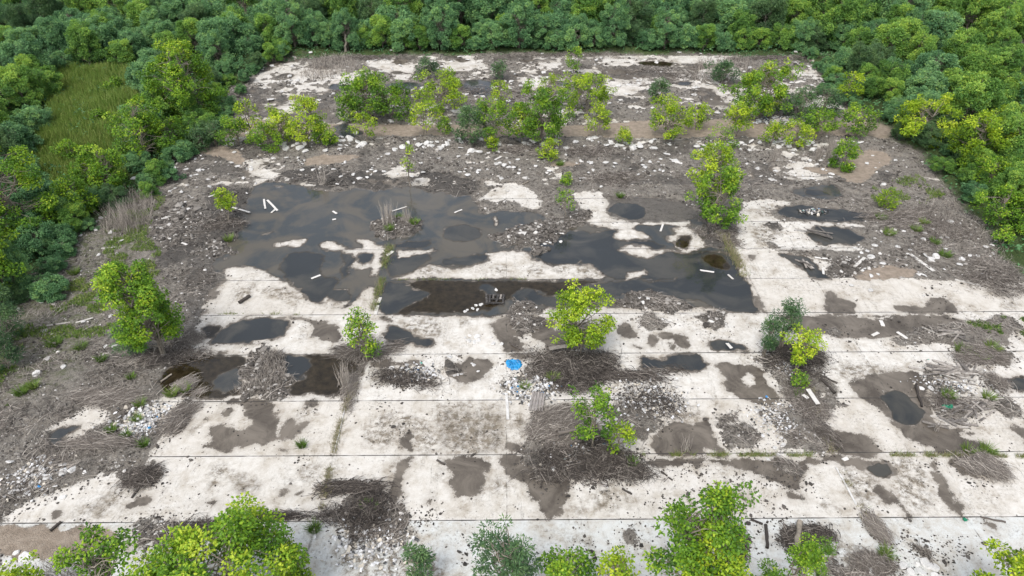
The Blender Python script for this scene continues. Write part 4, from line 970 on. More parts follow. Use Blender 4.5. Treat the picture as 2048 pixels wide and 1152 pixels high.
straw(gp((1380, 160), (1400, 118), (1500, 118), (1520, 140), (1450, 170)), 1000, 'dry grass along the far right edge of the slabs', 44, (.3, .9), .02)
straw(gp((1780, 420), (1900, 400), (1990, 470), (2048, 560), (1960, 540), (1860, 470)), 1800, 'thin dry grass over the right bank', 45, (.15, .5))
straw(gp((60, 1152), (160, 1110), (200, 1152), (190, 1190), (60, 1190)), 500, 'pale dry grass in the bottom left corner', 46, (.4, 1.0), .010)
# ------------------------------------------------------------------ weeds and straw growing in the joints
def joint_weeds(pts, wdt, n, label, seed, h=(.08, .3), mix=.5):
    rng = np.random.default_rng(seed); P = np.array([G(a, b) for a, b in pts]); seg = np.linalg.norm(np.diff(P, axis=0), axis=1); cu = np.concatenate([[0], np.cumsum(seg)])
    t = rng.uniform(0, cu[-1], n); keep = (vn(t*1.3, t*0, seed)*.6+vn(t*5, t*0, seed+1)*.4) > .47; t = t[keep]; n = len(t); x = np.interp(t, cu, P[:, 0])+rng.normal(0, wdt, n); y = np.interp(t, cu, P[:, 1])+rng.normal(0, wdt*.6, n)
    hh = rng.uniform(*h, n); P0 = np.stack([x, y, gz(x, y)-.02], 1); P1 = P0+np.stack([rng.normal(0, .45, n)*hh, rng.normal(0, .45, n)*hh, hh], 1)
    b = MB(); stalks(b, P0, P1, rng.normal(0, .02, (n, 3)), .011, np.clip(rng.normal(mix, .22, n), 0, 1), 3)
    tag(b.build('joint_weeds', M['weed']), label, 'weeds', kind='stuff')
M['weed'] = leaf_mat('weed_blade', [(0, (.10, .18, .03)), (.35, (.20, .26, .06)), (.6, (.30, .27, .13)), (1, (.36, .32, .24))], .15, 0)
joint_weeds([(780, 492), (770, 530), (756, 590), (742, 640)], .16, 1500, 'olive grass strip growing in the vertical joint above the small sapling', 51, (.1, .35), .45)
joint_weeds([(1440, 470), (1462, 500), (1478, 530), (1492, 560)], .2, 1300, 'straw coloured grass strip in the vertical joint at the right of the dark pool', 52, (.15, .4), .7)
joint_weeds([(1235, 910), (1330, 911), (1480, 911), (1660, 912)], .08, 2200, 'olive weeds along the horizontal joint right of the grey brush heap', 53, (.08, .3), .4)
joint_weeds([(1780, 911), (1900, 912), (2060, 914)], .08, 1200, 'olive weeds along the horizontal joint at the right edge', 54, (.08, .3), .5)
joint_weeds([(712, 760), (692, 810), (672, 880), (655, 960), (645, 1020)], .10, 1500, 'dry weeds along the left vertical joint in the near slabs', 55, (.1, .3), .8)
joint_weeds([(1610, 770), (1640, 850), (1680, 940), (1720, 1010), (1745, 1060)], .12, 1500, 'dry weeds along the right vertical joint in the near slabs', 56, (.1, .3), .8)
joint_weeds([(440, 628), (520, 628), (600, 629)], .08, 350, 'small weeds in the joint above the grey pool on the left', 57, (.05, .2), .4)
joint_weeds([(780, 560), (900, 559), (1060, 558)], .08, 420, 'small green weeds in the joint above the brown wet slab', 58, (.05, .18), .3)
# green tufts
TU = [(150, 548, 22, 'bright'), (345, 790, 26, 'bright'), (370, 782, 20, 'bright'), (283, 812, 16, 'bright'), (276, 842, 12, 'bright'), (225, 865, 14, 'olive'), (255, 875, 12, 'olive'), (205, 725, 20, 'olive'), (265, 760, 10, 'olive'),
      (110, 690, 40, 'olive'), (165, 700, 26, 'olive'), (458, 482, 20, 'bright'), (830, 455, 18, 'bright'), (780, 465, 22, 'olive'), (800, 440, 20, 'olive'), (1776, 472, 26, 'bright'), (1830, 465, 22, 'bright'), (1845, 452, 14, 'bright'),
      (1868, 490, 22, 'olive'), (1888, 515, 30, 'olive'), (1760, 440, 24, 'olive'), (1922, 705, 32, 'bright'), (1985, 700, 34, 'bright'), (1960, 720, 20, 'bright'), (1894, 797, 26, 'bright'), (1975, 797, 26, 'bright'), (1935, 905, 22, 'bright'), (1972, 903, 34, 'bright'),
      (1770, 1112, 26, 'bright'), (1265, 930, 14, 'olive'), (605, 893, 18, 'olive'), (288, 892, 20, 'olive'), (1050, 778, 14, 'bright'), (1105, 762, 16, 'bright'), (1640, 1152, 20, 'olive'), (630, 1060, 30, 'olive'), (740, 1020, 26, 'olive'), (1120, 330, 20, 'olive'), (45, 790, 30, 'bright'), (70, 780, 20, 'bright'), (1240, 395, 14, 'olive'), (1655, 1105, 12, 'olive'), (1600, 798, 20, 'olive'), (1605, 770, 16, 'bright')]
def near_words(px, py):
    a = 'left' if px < 500 else 'left of centre' if px < 900 else 'centre' if px < 1250 else 'right of centre' if px < 1650 else 'right'
    b = 'far part' if py < 420 else 'upper pools' if py < 560 else 'middle slabs' if py < 740 else 'near slabs' if py < 930 else 'nearest edge'
    return a, b
cnt = {}
for i, (px, py, w_, kd) in enumerate(TU):
    rng = np.random.default_rng(900+i); x, y = G(px, py); R = w_/ppm(py)/2; n = int(90+160*R); e = MB(); a = rng.uniform(0, 6.28, n); r = R*np.sqrt(rng.random(n))*.6
    P0 = np.stack([np.cos(a)*r, np.sin(a)*r, np.zeros(n)-.02], 1); hh = rng.uniform(.12, .42, n)*(1 if kd == 'olive' else 1.15); P1 = P0+np.stack([np.cos(a)*hh*.7+rng.normal(0, .08, n), np.sin(a)*hh*.7+rng.normal(0, .08, n), hh], 1)
    stalks(e, P0, P1, np.array([[0, 0, .05]])*np.ones((n, 1)), .013, np.clip(rng.normal(.55 if kd == 'bright' else .3, .18, n), 0, 1), 4)
    o = e.build('weed_tuft', M['grass']); o.location = (float(x), float(y), float(gz(x, y))); A, B = near_words(px, py)
    cnt[(kd, A, B)] = cnt.get((kd, A, B), 0)+1
    tag(o, '%s green weed tuft on the %s side of the %s' % (kd, A, B) if A not in ('centre',) else '%s green weed tuft at the centre of the %s' % (kd, B), 'weed', 'weed tufts, %s, %s, %s' % (kd, A, B))
# ------------------------------------------------------------------ brush heaps
def brush(px, py, rx, ry, n, label, seed, ht=.5, ln=(.6, 1.6), ang=None, tint=(.05, .8), r=.014, radial=0., name='brush_heap', cat='brush heap'):
    n = int(n*1.5); r = r*.62; ht = ht*.55; ln = (ln[0]*.5, ln[1]*.72)
    rng = np.random.default_rng(seed); x, y = G(px, py); s = ppm(py); RX = rx/s; RY = ry/s/ (math.sin(PITCH+math.atan((py-576)/FPX))); e = MB()
    kc = rng.normal(0, .46, (9, 2)); kc[0] = 0; ki = rng.integers(0, 9, n); u = kc[ki, 0]+rng.normal(0, .24, n); v = kc[ki, 1]+rng.normal(0, .24, n); q = np.clip(np.hypot(u, v), 0, 1.4); lx = u*RX; ly = v*RY
    z = gz(x+lx, y+ly)-float(gz(x, y))+ht*np.clip(1-q**1.5, 0, 1)*rng.random(n)**.7
    a = rng.uniform(0, 6.28, n) if ang is None else ang+rng.normal(0, .35, n)
    if radial: a = np.arctan2(v, u)+rng.normal(0, .5, n)
    l = rng.uniform(*ln, n); dz = rng.normal(0, .12, n)*l
    P0 = np.stack([lx-np.cos(a)*l/2, ly-np.sin(a)*l/2, np.maximum(z-dz, .01)], 1); P1 = np.stack([lx+np.cos(a)*l/2, ly+np.sin(a)*l/2, np.maximum(z+dz, .01)*(1-.8*bool(radial))+.01], 1)
    stalks(e, P0, P1, rng.normal(0, .17, (n, 3))*l[:, None]*[1, 1, .3]+[0, 0, .05], r*rng.uniform(.5, 2.0, n), np.clip(np.where(rng.random(n) < .55, rng.uniform(tint[0], tint[0]+.45*(tint[1]-tint[0]), n), rng.uniform(tint[0], tint[1]+.2, n)), 0, 1), 5)
    m_ = int(n*.5); hx = rng.normal(0, .42, m_)*RX; hy = rng.normal(0, .42, m_)*RY; stones(e, hx, hy, gz(x+hx, y+hy)-float(gz(x, y)), rng.uniform(.02, .085, m_), rng.uniform(0, .55, m_)*(tint[0]+.5), rng, .5)
    o = e.build(name, M['dead']); o.location = (float(x), float(y), float(gz(x, y))); return tag(o, label, cat, kind='stuff' if any(w in label for w in ('scatter', 'flattened', 'line', 'litter', 'trailing', 'sprawling')) else None)
brush(1150, 745, 78, 34, 2600, 'large dark heap of dead brush under the bright lime tree', 601, .9, tint=(0, .6), r=.016)
brush(1105, 728, 60, 30, 700, 'tangle of grey sticks left of the bright lime tree trunk beside the blue plastic', 602, .5, tint=(.1, .8))
brush(1130, 860, 62, 40, 2000, 'grey straw brush heap left of the slim green sapling', 603, .7, ang=.6, tint=(.3, .95), r=.012)
brush(1185, 925, 95, 38, 2300, 'dark twiggy brush heap at the foot of the slim green sapling', 604, .5, tint=(0, .65), r=.015)
brush(1290, 800, 90, 42, 600, 'sparse scatter of dark sticks right of the slim green sapling', 605, .15, (.3, 1.0), tint=(0, .55))
brush(1270, 752, 90, 12, 350, 'long dark branch litter trailing right from the large brush heap', 606, .2, (.6, 1.6), ang=-.5, tint=(0, .5), r=.018)
brush(728, 705, 46, 26, 1400, 'dry stalk heap spreading round the small sapling by the brown pool', 607, .9, (.7, 1.5), tint=(.25, .9), radial=1, r=.012)
brush(702, 775, 16, 32, 500, 'drooping dry stalks on the vertical joint below the small sapling', 608, .4, (.6, 1.3), ang=1.2, tint=(.4, .95), r=.010)
brush(815, 752, 62, 26, 900, 'black twig heap with litter left of the long pale plank', 609, .3, (.3, .9), tint=(0, .5))
brush(345, 715, 60, 22, 900, 'grey brush at the foot of the tall left bank tree', 610, .5, tint=(.1, .8))
brush(375, 680, 26, 14, 250, 'pale sticks at the right foot of the tall left bank tree', 611, .4, tint=(.4, .95))
brush(220, 800, 75, 16, 800, 'long grey bundle of flattened stalks above the litter patch on the left', 612, .35, (.8, 2.2), ang=.35, tint=(.3, .9), r=.011)
brush(215, 890, 90, 9, 650, 'olive grey band of flattened stalks below the litter patch on the left', 613, .3, (.9, 2.2), ang=-.1, tint=(.3, .9), r=.011)
brush(352, 842, 24, 28, 800, 'curved bundle of dry stalks on the right rim of the left litter patch', 614, .5, (.7, 1.6), ang=.8, tint=(.25, .85), r=.011)
brush(370, 772, 26, 14, 500, 'arched pale stalks at the lower left rim of the brown pool', 615, .6, (.6, 1.2), ang=.9, tint=(.5, .95), r=.010)
brush(290, 955, 30, 18, 400, 'brush heap at the left end of the nearest pale slab', 616, .4, tint=(.1, .7))
brush(742, 1030, 62, 34, 800, 'black vine covered debris heap at the near edge left of centre', 617, .5, (.6, 1.7), tint=(0, .5), r=.017)
brush(715, 975, 60, 14, 330, 'curling black vines on the slab above the vine covered debris', 618, .25, (.7, 1.8), ang=.2, tint=(0, .4), r=.02)
brush(560, 1035, 90, 6, 160, 'thin dark vine trailing along the lowest joint toward the vine covered debris', 619, .1, (.8, 1.8), ang=0, tint=(0, .4), r=.015)
brush(380, 1075, 40, 22, 500, 'brown brush behind the foreground trees at the lower left', 620, .4, tint=(.1, .6))
brush(1590, 722, 60, 34, 1800, 'black brush heap under the small round lime sapling', 621, .5, tint=(0, .55))
brush(1612, 810, 34, 34, 1200, 'grey stalk heap on the right vertical joint in the near slabs', 622, .5, (.5, 1.2), tint=(.3, .9), r=.011)
brush(1655, 880, 16, 24, 350, 'drooping grey straw left of the tan puddle on the right joint', 623, .5, (.5, 1.1), ang=2.2, tint=(.3, .9), r=.010)
brush(1752, 1062, 16, 36, 420, 'sheaf of dry stalks lying down the lowest slab on the right', 624, .35, (.8, 1.7), ang=-1.1, tint=(.4, .95), r=.010)
brush(1965, 715, 56, 18, 900, 'brush heap with green tufts at the right above the scrap timber', 625, .7, (.7, 1.7), ang=-.5, tint=(.2, .85), r=.012)
brush(1990, 770, 30, 24, 400, 'upright dry stalks behind the scrap timber', 626, .7, (.5, 1.1), tint=(.35, .9), r=.010)
brush(1968, 935, 42, 20, 800, 'fan of long grey stalks hanging over the right end of the weedy joint', 627, .6, (.9, 2.0), ang=-1.1, tint=(.35, .9), r=.012)
brush(1910, 808, 50, 20, 350, 'stalk tangle between the two scrap timber heaps', 628, .4, (.5, 1.3), tint=(.2, .8), r=.011)
brush(445, 455, 40, 14, 600, 'small twig heap at the foot of the lime sapling left of the large pool', 629, .3, (.3, .9), tint=(.1, .8), r=.016)
brush(1440, 470, 34, 18, 900, 'straw heap at the foot of the yellow topped tree by the right joint', 630, .4, (.5, 1.2), tint=(.3, .95), r=.014)
brush(1805, 440, 70, 16, 1100, 'grey stalks sprawling over the dark pool edge on the right bank', 631, .4, (.8, 1.8), ang=.3, tint=(.2, .9), r=.014)
brush(1900, 470, 60, 26, 1000, 'tangle of pale dry stems on the right bank', 632, .3, (.5, 1.4), tint=(.3, .9), r=.012)
brush(1990, 560, 60, 30, 900, 'dry brush on the right bank beyond the end of the pale slabs', 633, .4, tint=(.2, .9), r=.012)
brush(1600, 1085, 44, 30, 500, 'dark stick litter round the fallen trunk at the lower right', 634, .2, (.4, 1.2), tint=(0, .4), r=.018)
brush(1755, 1130, 46, 20, 900, 'grey straw heap among the big broken slabs at the lower right', 635, .4, tint=(.3, .9), r=.011)
brush(1465, 1090, 34, 26, 500, 'brown brush right of the tallest foreground tree', 636, .3, tint=(.05, .5))
brush(1220, 360, 70, 14, 500, 'grey twig litter on the dirt above the pale slab patches', 637, .3, tint=(.2, .9), r=.018)
brush(1180, 305, 60, 12, 500, 'grey brush on the rubble line below the largest centre tree', 638, .4, tint=(.2, .9), r=.02)
brush(1035, 300, 60, 10, 400, 'dry stems under the see-through crown on the rubble line', 639, .4, tint=(.3, .9), r=.02)
brush(900, 190, 120, 16, 500, 'flattened dry stems on the far slabs behind the lime tree', 640, .3, tint=(.2, .8), r=.022)
brush(1330, 150, 150, 16, 700, 'flattened dry stems on the far slabs at the right', 641, .3, tint=(.2, .8), r=.022)
brush(730, 118, 110, 6, 500, 'dry brush line at the foot of the far wood on the left', 642, .4, tint=(.2, .8), r=.022)
brush(1550, 120, 90, 8, 500, 'dry brush line at the foot of the far wood on the right', 643, .4, tint=(.2, .8), r=.022)
brush(1150, 112, 120, 5, 500, 'dry brush line at the foot of the far wood in the middle', 644, .4, tint=(.2, .8), r=.022)
def reeds(px, py, w_, top, n, label, seed):
    rng = np.random.default_rng(seed); x, y = G(px, py); h = height_at(py, top); R = w_/ppm(py)/2; P0 = np.stack([rng.normal(0, R*.4, n), rng.normal(0, R*.3, n), np.zeros(n)-.03], 1); hh = h*rng.uniform(.45, 1, n)
    P1 = P0+np.stack([rng.normal(0, .12, n)*hh, rng.normal(0, .12, n)*hh, hh], 1); e = MB(); stalks(e, P0, P1, rng.normal(0, .04, (n, 3)), .014, rng.uniform(.6, 1, n), 4)
    o = e.build('dry_reed_clump', M['dead']); o.location = (float(x), float(y), float(gz(x, y))); tag(o, label, 'dry reeds')
for i, a in enumerate([(778, 455, 26, 405, 70, 'tall pale reeds standing on the rubble island in the large pool'), (815, 450, 26, 412, 50, 'shorter pale reeds at the right side of the rubble island in the large pool'), (648, 372, 16, 325, 30, 'two thin pale reeds on the dirt above the large pool'), (1633, 322, 16, 288, 60, 'left clump of pale reeds near the round dark green bush'), (1652, 322, 16, 282, 70, 'middle clump of pale reeds near the round dark green bush'), (1663, 300, 14, 268, 60, 'right clump of pale reeds near the round dark green bush'),
      (1548, 325, 24, 290, 60, 'pale reed clump on the rubble line below the litter heap'), (866, 180, 12, 150, 40, 'bare grey stems beside the far dark feathery shrub'), (255, 455, 36, 402, 90, 'pale reed clump on the upper left bank'), (690, 770, 30, 722, 60, 'thin pale reeds at the right shore of the brown pool'), (1370, 900, 26, 868, 30, 'thin pale stems in the damp patch above the weedy joint'), (1872, 862, 14, 838, 16, 'single spray of thin pale stems in the long wet streak')]): reeds(*a, 950+i)

# ------------------------------------------------------------------ boards, logs, posts
def beam(px0, py0, px1, py1, wd, th, tint, name, label, cat, group=None, mat='plank', z0=0.0, z1=None, rnd=0):
    rng = np.random.default_rng(int(px0*7+py0)); x0, y0 = G(px0, py0); x1, y1 = G(px1, py1); z1 = z0 if z1 is None else z1
    L_ = math.hypot(x1-x0, y1-y0); c = ((x0+x1)/2, (y0+y1)/2); b = MB(); n = 7; t = np.linspace(-.5, .5, n)
    bow = rng.normal(0, .010)*L_; hw = wd/2
    if rnd:
        P = np.stack([t*L_, rng.normal(0, .03, n)*L_*.5, rng.normal(0, .01, n)*L_+wd/2], 1); tube(b, P, hw*rng.uniform(.75, 1.1, n), 8, tint)
        b.add([P[0]+(0, 0, 0), P[0]+(.001, hw*.6, .0), P[0]+(.001, 0, hw*.6)], [(0, 1, 2)], tint)
    else:
        e = .012
        ring = [(-hw+e, 0), (hw-e, 0), (hw, e), (hw, th-e), (hw-e, th), (-hw+e, th), (-hw, th-e), (-hw, e)]; V = []
        for q in range(n):
            w_ = 1+rng.normal(0, .03)
            for (a, z) in ring: V.append((t[q]*L_+rng.normal(0, .012) if q in (0, n-1) else t[q]*L_, a*w_+bow*(1-4*t[q]**2), z+.012))
        V = np.array(V); F = [(q*8+j, q*8+(j+1) % 8, q*8+8+(j+1) % 8, q*8+8+j) for q in range(n-1) for j in range(8)]
        b.add(V, F, tint); b.add(V[:8], [tuple(range(7, -1, -1))], tint*.8); b.add(V[-8:], [tuple(range(8))], tint*.8)
    o = b.build(name, M[mat], None, bool(rnd)); zc = max(float(gz(*c)), 0)+.004; o.location = (*[float(q) for q in c], zc+(z0+z1)/2)
    o.rotation_euler = (0, -math.atan2(z1-z0, L_), math.atan2(y1-y0, x1-x0)); return tag(o, label, cat, group)
BM = [
 (418, 397, 448, 386, .16, .9, 'white board on the dark mud just left of the small lime sapling'), (528, 399, 531, 418, .16, .95, 'short upright lying white board at the left shore of the large pool'),
 (535, 401, 555, 422, .18, 1, 'slanting white board at the left shore of the large pool'), (543, 426, 550, 420, .16, .9, 'stub of white board below the slanting one at the large pool'), (465, 417, 500, 427, .16, .95, 'white board crossing the foot of the small lime sapling'),
 (666, 423, 674, 428, .18, 1, 'small white board floating in the large pool, upper one of two'), (665, 440, 672, 439, .18, 1, 'small white chip of board in the large pool, lower one of two'), (203, 500, 245, 495, .14, .75, 'long pale board on the left bank above the tall tree'),
 (366, 491, 376, 495, .18, .95, 'short white board on damp mud left of the pools'), (623, 558, 641, 551, .18, 1, 'white board lying in the dark pool left of the grass filled joint'), (153, 649, 188, 639, .13, .7, 'pale stick like board on the grey left bank'), (95, 655, 145, 648, .12, .6, 'grey stick like board on the left bank left of the pale one'),
 (784, 423, 813, 414, .12, .85, 'thin white batten across the reeds of the rubble island'), (909, 426, 924, 420, .14, .95, 'thin white batten lying in the large pool right of the island'), (774, 512, 786, 503, .26, .9, 'thick white block across the top of the grass filled joint'),
 (1104, 469, 1128, 471, .12, .85, 'thin white batten on the rubble spit in the pools'), (1321, 463, 1326, 449, .16, .95, 'white board lying in the upper right pool near the slab patches'), (751, 630, 756, 612, .22, .85, 'white board standing on end along the joint above the small sapling'), (757, 606, 761, 596, .22, .85, 'white stub at the shore above the board along the joint'),
 (847, 725, 888, 760, .22, .85, 'long pale plank pointing down beside the black twig heap'), (1098, 712, 1136, 706, .30, .35, 'wide grey board on top of the large dark brush heap'), (1136, 700, 1172, 704, .16, .75, 'pale log like board at the trunk of the bright lime tree'), (1136, 741, 1166, 743, .18, .78, 'pale board on the lower part of the large dark brush heap'),
 (1400, 541, 1428, 545, .15, 1, 'white board floating in the dark pool under the tree reflection'), (1456, 550, 1466, 559, .14, .8, 'pale stick at the right shore of the dark pool'), (1628, 517, 1654, 520, .18, .95, 'white board at the top of the small dark pool on the right'), (1645, 538, 1647, 549, .16, .95, 'short white board standing in the small dark pool on the right'),
 (1706, 540, 1727, 521, .22, .85, 'pale plank on the brown rubble right of the small dark pool'), (1820, 511, 1867, 545, .26, .88, 'long white plank slanting across the right bank'), (1761, 642, 1766, 653, .24, 1, 'short white board on the damp slab at the right'), (1794, 665, 1818, 681, .20, .95, 'white board slanting on the rubble at the right'),
 (1744, 672, 1756, 666, .2, .9, 'small white board left of the slanting one on the rubble at the right'), (1452, 696, 1461, 706, .2, .9, 'short white board by the puddle left of the black brush heap'), (1552, 657, 1572, 659, .2, .6, 'upper grey board behind the small round lime sapling'), (1558, 669, 1574, 663, .2, .6, 'lower grey board behind the small round lime sapling'),
 (1612, 790, 1632, 820, .26, .9, 'pale plank leaning across the grey stalk heap on the right joint'), (1917, 759, 1935, 780, .24, .75, 'pale plank slanting over the upper scrap timber heap'), (1685, 921, 1695, 917, .2, 1, 'small white board on the wet slab below the weedy joint'), (1348, 323, 1374, 332, .34, .95, 'white plank on the dirt left of the yellow topped tree'),
 (430, 374, 449, 361, .28, .7, 'pale board on the rubble at the upper left of the large pool'), (1602, 801, 1612, 808, .2, .9, 'short pale board in the grey stalk heap'), (1974, 800, 1980, 780, .2, .6, 'grey board standing beside the lower scrap timber heap'), (990, 325, 1003, 318, .2, .9, 'small white board on the dirt below the far tree row'), (1910, 560, 1960, 572, .2, .75, 'pale board at the end of the slabs on the right bank'),
]
for a in BM: beam(*a[:4], a[4], .045, a[5], 'board', a[6], 'board', z0=.55 if 'on top' in a[6] else .35 if 'brush heap' in a[6] or 'stalk heap' in a[6] else .0)
LG = [(479, 608, 500, 594, .22, .12, 'dark rotten log on the pale slab left of the pools'), (322, 765, 344, 750, .12, .8, 'bleached branch in the left end of the brown pool'), (1591, 1103, 1598, 1050, .26, .7, 'grey fallen trunk lying down the lowest slab at the right'), (1534, 1098, 1532, 1052, .16, .05, 'black branch lying down the lowest slab left of the grey fallen trunk'),
 (1501, 1040, 1525, 1050, .12, .05, 'short black stick on the lowest joint right of the tallest foreground tree'), (874, 922, 890, 931, .12, .15, 'short dark stick on the nearest slab beside the broad damp patch'), (1244, 979, 1263, 990, .12, .08, 'short black stick on the near slab right of the brush heaps'), (1194, 966, 1216, 973, .08, .3, 'thin grey stick below the dark twiggy brush heap'),
 (1114, 887, 1166, 873, .22, .45, 'brown split log on the grey straw brush heap'), (1322, 943, 1334, 953, .08, .1, 'thin black twig on the near slab, upper of two by the crown top'), (1337, 956, 1344, 961, .08, .1, 'thin black twig on the near slab, lower of two by the crown top'), (102, 1063, 123, 1045, .14, .1, 'dark stick across the lowest joint at the left'),
 (264, 997, 287, 967, .12, .15, 'dark slender branch on the near slab at the left edge of the damp blot'), (398, 566, 425, 566, .07, .15, 'thin dark twig on the damp mud left of the pale slab'), (1022, 690, 1040, 700, .1, .2, 'short twig on the pale slab left of the dark brush'), (1830, 770, 1842, 815, .14, .05, 'dark stick lying in the long puddle at the right'),
 (1635, 750, 1674, 768, .12, .12, 'black branch on the pale slab right of the small round lime sapling'), (1640, 760, 1668, 790, .16, .1, 'black charred branch below the first one right of the lime sapling'), (1184, 315, 1200, 290, .2, .45, 'grey log on the rubble line right of the low lime bush'), (1046, 372, 1058, 365, .12, .7, 'pale branch on the dirt above the pale slab patch'), (1960, 1035, 2010, 1045, .1, .3, 'thin vine lying on the lowest joint at the right edge'), (1700, 545, 1712, 560, .08, .4, 'thin stick on the brown rubble at the right')]
for a in LG: beam(*a[:4], a[4], .05, a[5], 'fallen_branch', a[6], 'branch', mat='dead' if a[5] < .5 else 'bark', rnd=1, z0=.5 if 'brush heap' in a[6] and 'split' in a[6] else 0)
def kerb(px0, py0, px1, py1, wd, label): beam(px0, py0, px1, py1, wd, .04, .85, 'concrete_edging', label, 'edging', mat='chunk')
kerb(1672, 936, 1712, 1010, .10, 'narrow pale concrete strip along the right vertical joint in the near slab')
kerb(1013, 790, 1016, 840, .16, 'irregular pale strip along the short middle joint in the stained slab')
kerb(668, 905, 690, 815, .06, 'thin pale strip along the left vertical joint in the near slabs')
# scrap timber heaps
rng = np.random.default_rng(77)
def timber(cx, cy, rx, ry, n, ang, label, group, ln=(.6, 1.7)):
    X0, Y0 = G(cx, cy); s = ppm(cy)
    for i in range(n):
        u, v = rng.normal(0, .45, 2); a = math.radians(ang)+rng.normal(0, .45); l = rng.uniform(*ln); x = float(X0)+u*rx/s; y = float(Y0)+v*ry/s/.7
        b = MB(); hw = rng.uniform(.035, .085); th = rng.uniform(.03, .06); t = rng.uniform(.12, .62); V = []
        for sx in (-1, 1):
            for (yy, zz) in ((-hw, 0), (hw, 0), (hw, th), (-hw, th)): V.append((sx*l/2+rng.normal(0, .03), yy*rng.uniform(.85, 1.1), zz))
        b.add(V, [(0, 3, 2, 1), (4, 5, 6, 7), (0, 1, 5, 4), (1, 2, 6, 5), (2, 3, 7, 6), (3, 0, 4, 7)], t)
        o = b.build('scrap_board', M['plank']); o.location = (x, y, max(0, float(gz(x, y)))+.02+.28*max(0, 1-math.hypot(u, v))*rng.random()); o.rotation_euler = (rng.normal(0, .15), rng.normal(0, .07), a)
        tag(o, label, 'board', group)
timber(1900, 748, 60, 20, 46, -12, 'weathered grey board in the upper scrap timber heap at the right', 'boards of the upper scrap timber heap')
timber(1940, 735, 40, 14, 12, 55, 'weathered grey board in the upper scrap timber heap at the right', 'boards of the upper scrap timber heap')
timber(1935, 820, 50, 18, 34, 12, 'weathered grey board in the lower scrap timber heap at the right', 'boards of the lower scrap timber heap', (.5, 1.3))
timber(1900, 848, 40, 10, 12, -20, 'weathered grey board in the lower scrap timber heap at the right', 'boards of the lower scrap timber heap', (.5, 1.3))
timber(1638, 468, 26, 9, 5, -28, 'thin grey slat lying in the small pool on the right', 'slats in the small right pools', (1.6, 2.4))
timber(1614, 530, 14, 7, 6, -60, 'thin grey slat at the shore of the little dark pool right of the joint', 'slats by the little dark pool', (.6, 1.2))
timber(1895, 672, 34, 10, 10, -8, 'pale grey board in the small stack above the scrap timber', 'boards of the small stack at right', (.8, 1.7))

# ------------------------------------------------------------------ broken concrete
import bmesh
def chunk_mesh(seed, flat=.35):
    r = random.Random(seed); bm = bmesh.new()
    n = r.randint(5, 8); R = [r.uniform(.6, 1.1) for _ in range(n)]; el = r.uniform(.6, 1)
    for k in range(n):
        a = 6.283*k/n+r.uniform(-.3, .3)
        for z, q in ((0, 1), (flat*r.uniform(.7, 1.2), r.uniform(.72, 1.0))): bm.verts.new((math.cos(a)*R[k]*q, math.sin(a)*R[k]*q*el, z))
    bmesh.ops.convex_hull(bm, input=bm.verts); bmesh.ops.delete(bm, geom=[v for v in bm.verts if not v.link_faces], context='VERTS')
    bmesh.ops.bevel(bm, geom=bm.edges[:], offset=.05, segments=1, affect='EDGES'); bmesh.ops.recalc_face_normals(bm, faces=bm.faces)
    me = bpy.data.meshes.new('concrete_chunk'); bm.to_mesh(me); bm.free(); a = me.attributes.new('tint', 'FLOAT', 'FACE'); t = r.uniform(.72, .98)
    a.data.foreach_set('value', np.array([t if p.normal.z > .5 else t-.25 for p in me.polygons], np.float32)*0+t); me.materials.append(M['chunk']); return me
CH = [chunk_mesh(i) for i in range(12)]
def chunks(tile, pts, sz, label, group, lift=0.):
    ox, oy = OX[tile]; k = 1.0 if tile == 'X' else 2.88
    for i, q in enumerate(pts):
        px = ox+q[0]/k; py = oy+q[1]/k; s_ = (q[2]/ppm(py)/2) if len(q) > 2 else sz*rng.uniform(.7, 1.35); x, y = G(px, py)
        o = link('concrete_chunk', CH[int(rng.integers(12))]); o.location = (float(x), float(y), max(float(gz(x, y)), -.02)-.03*s_+lift); o.scale = (s_, s_, min(s_, .5)*rng.uniform(.4, 1.1)); o.rotation_euler = (rng.normal(0, .24), rng.normal(0, .24), rng.uniform(0, 6.28)); tag(o, label, 'concrete chunk', group)
chunks('G', [(190, 550), (365, 515), (370, 560, 24), (425, 550), (245, 570), (280, 595), (185, 625, 17), (320, 640, 17), (95, 650, 20), (120, 610), (145, 660), (490, 565), (110, 570), (75, 680), (60, 500), (240, 545), (225, 590), (150, 690), (360, 700), (250, 470)], .22, 'white broken concrete chunk in the scatter on the dark dirt at lower left', 'chunks on the dirt at lower left')
chunks('G', [(145, 1050, 42), (50, 1070, 30), (95, 1020, 18), (120, 1085, 20)], .4, 'big pale boulder of broken concrete in the bottom left corner', 'boulders in the bottom left corner')
chunks('G', [(600, 970), (620, 960), (560, 1020), (590, 1030), (545, 1010), (930, 850), (940, 900), (640, 985)], .16, 'small white chunk in front of the foreground trees at lower left', 'chunks by the foreground trees at lower left')
chunks('E', [(785, 665, 13), (720, 700, 12), (790, 690, 12), (735, 690), (765, 680), (810, 660)], .2, 'white chunk in the row along the joint below the pallet', 'chunks along the joint below the pallet')
chunks('E', [(790, 845, 17), (775, 875, 14), (745, 840), (740, 870), (720, 850), (800, 868)], .2, 'white chunk in the cluster on black litter left of the blue plastic', 'chunks of the cluster on black litter')
chunks('E', [(885, 885, 16), (930, 888, 13), (868, 850)], .2, 'white chunk in the trio on the bare slab above the blue plastic', 'trio of chunks above the blue plastic')
chunks('E', [(760, 1000), (795, 1045), (680, 1065), (630, 965, 15), (770, 1010), (660, 1070), (700, 1060), (295, 1030, 16), (280, 1080)], .16, 'white chunk on the dark stain right of the long pale plank', 'chunks on the dark stain')
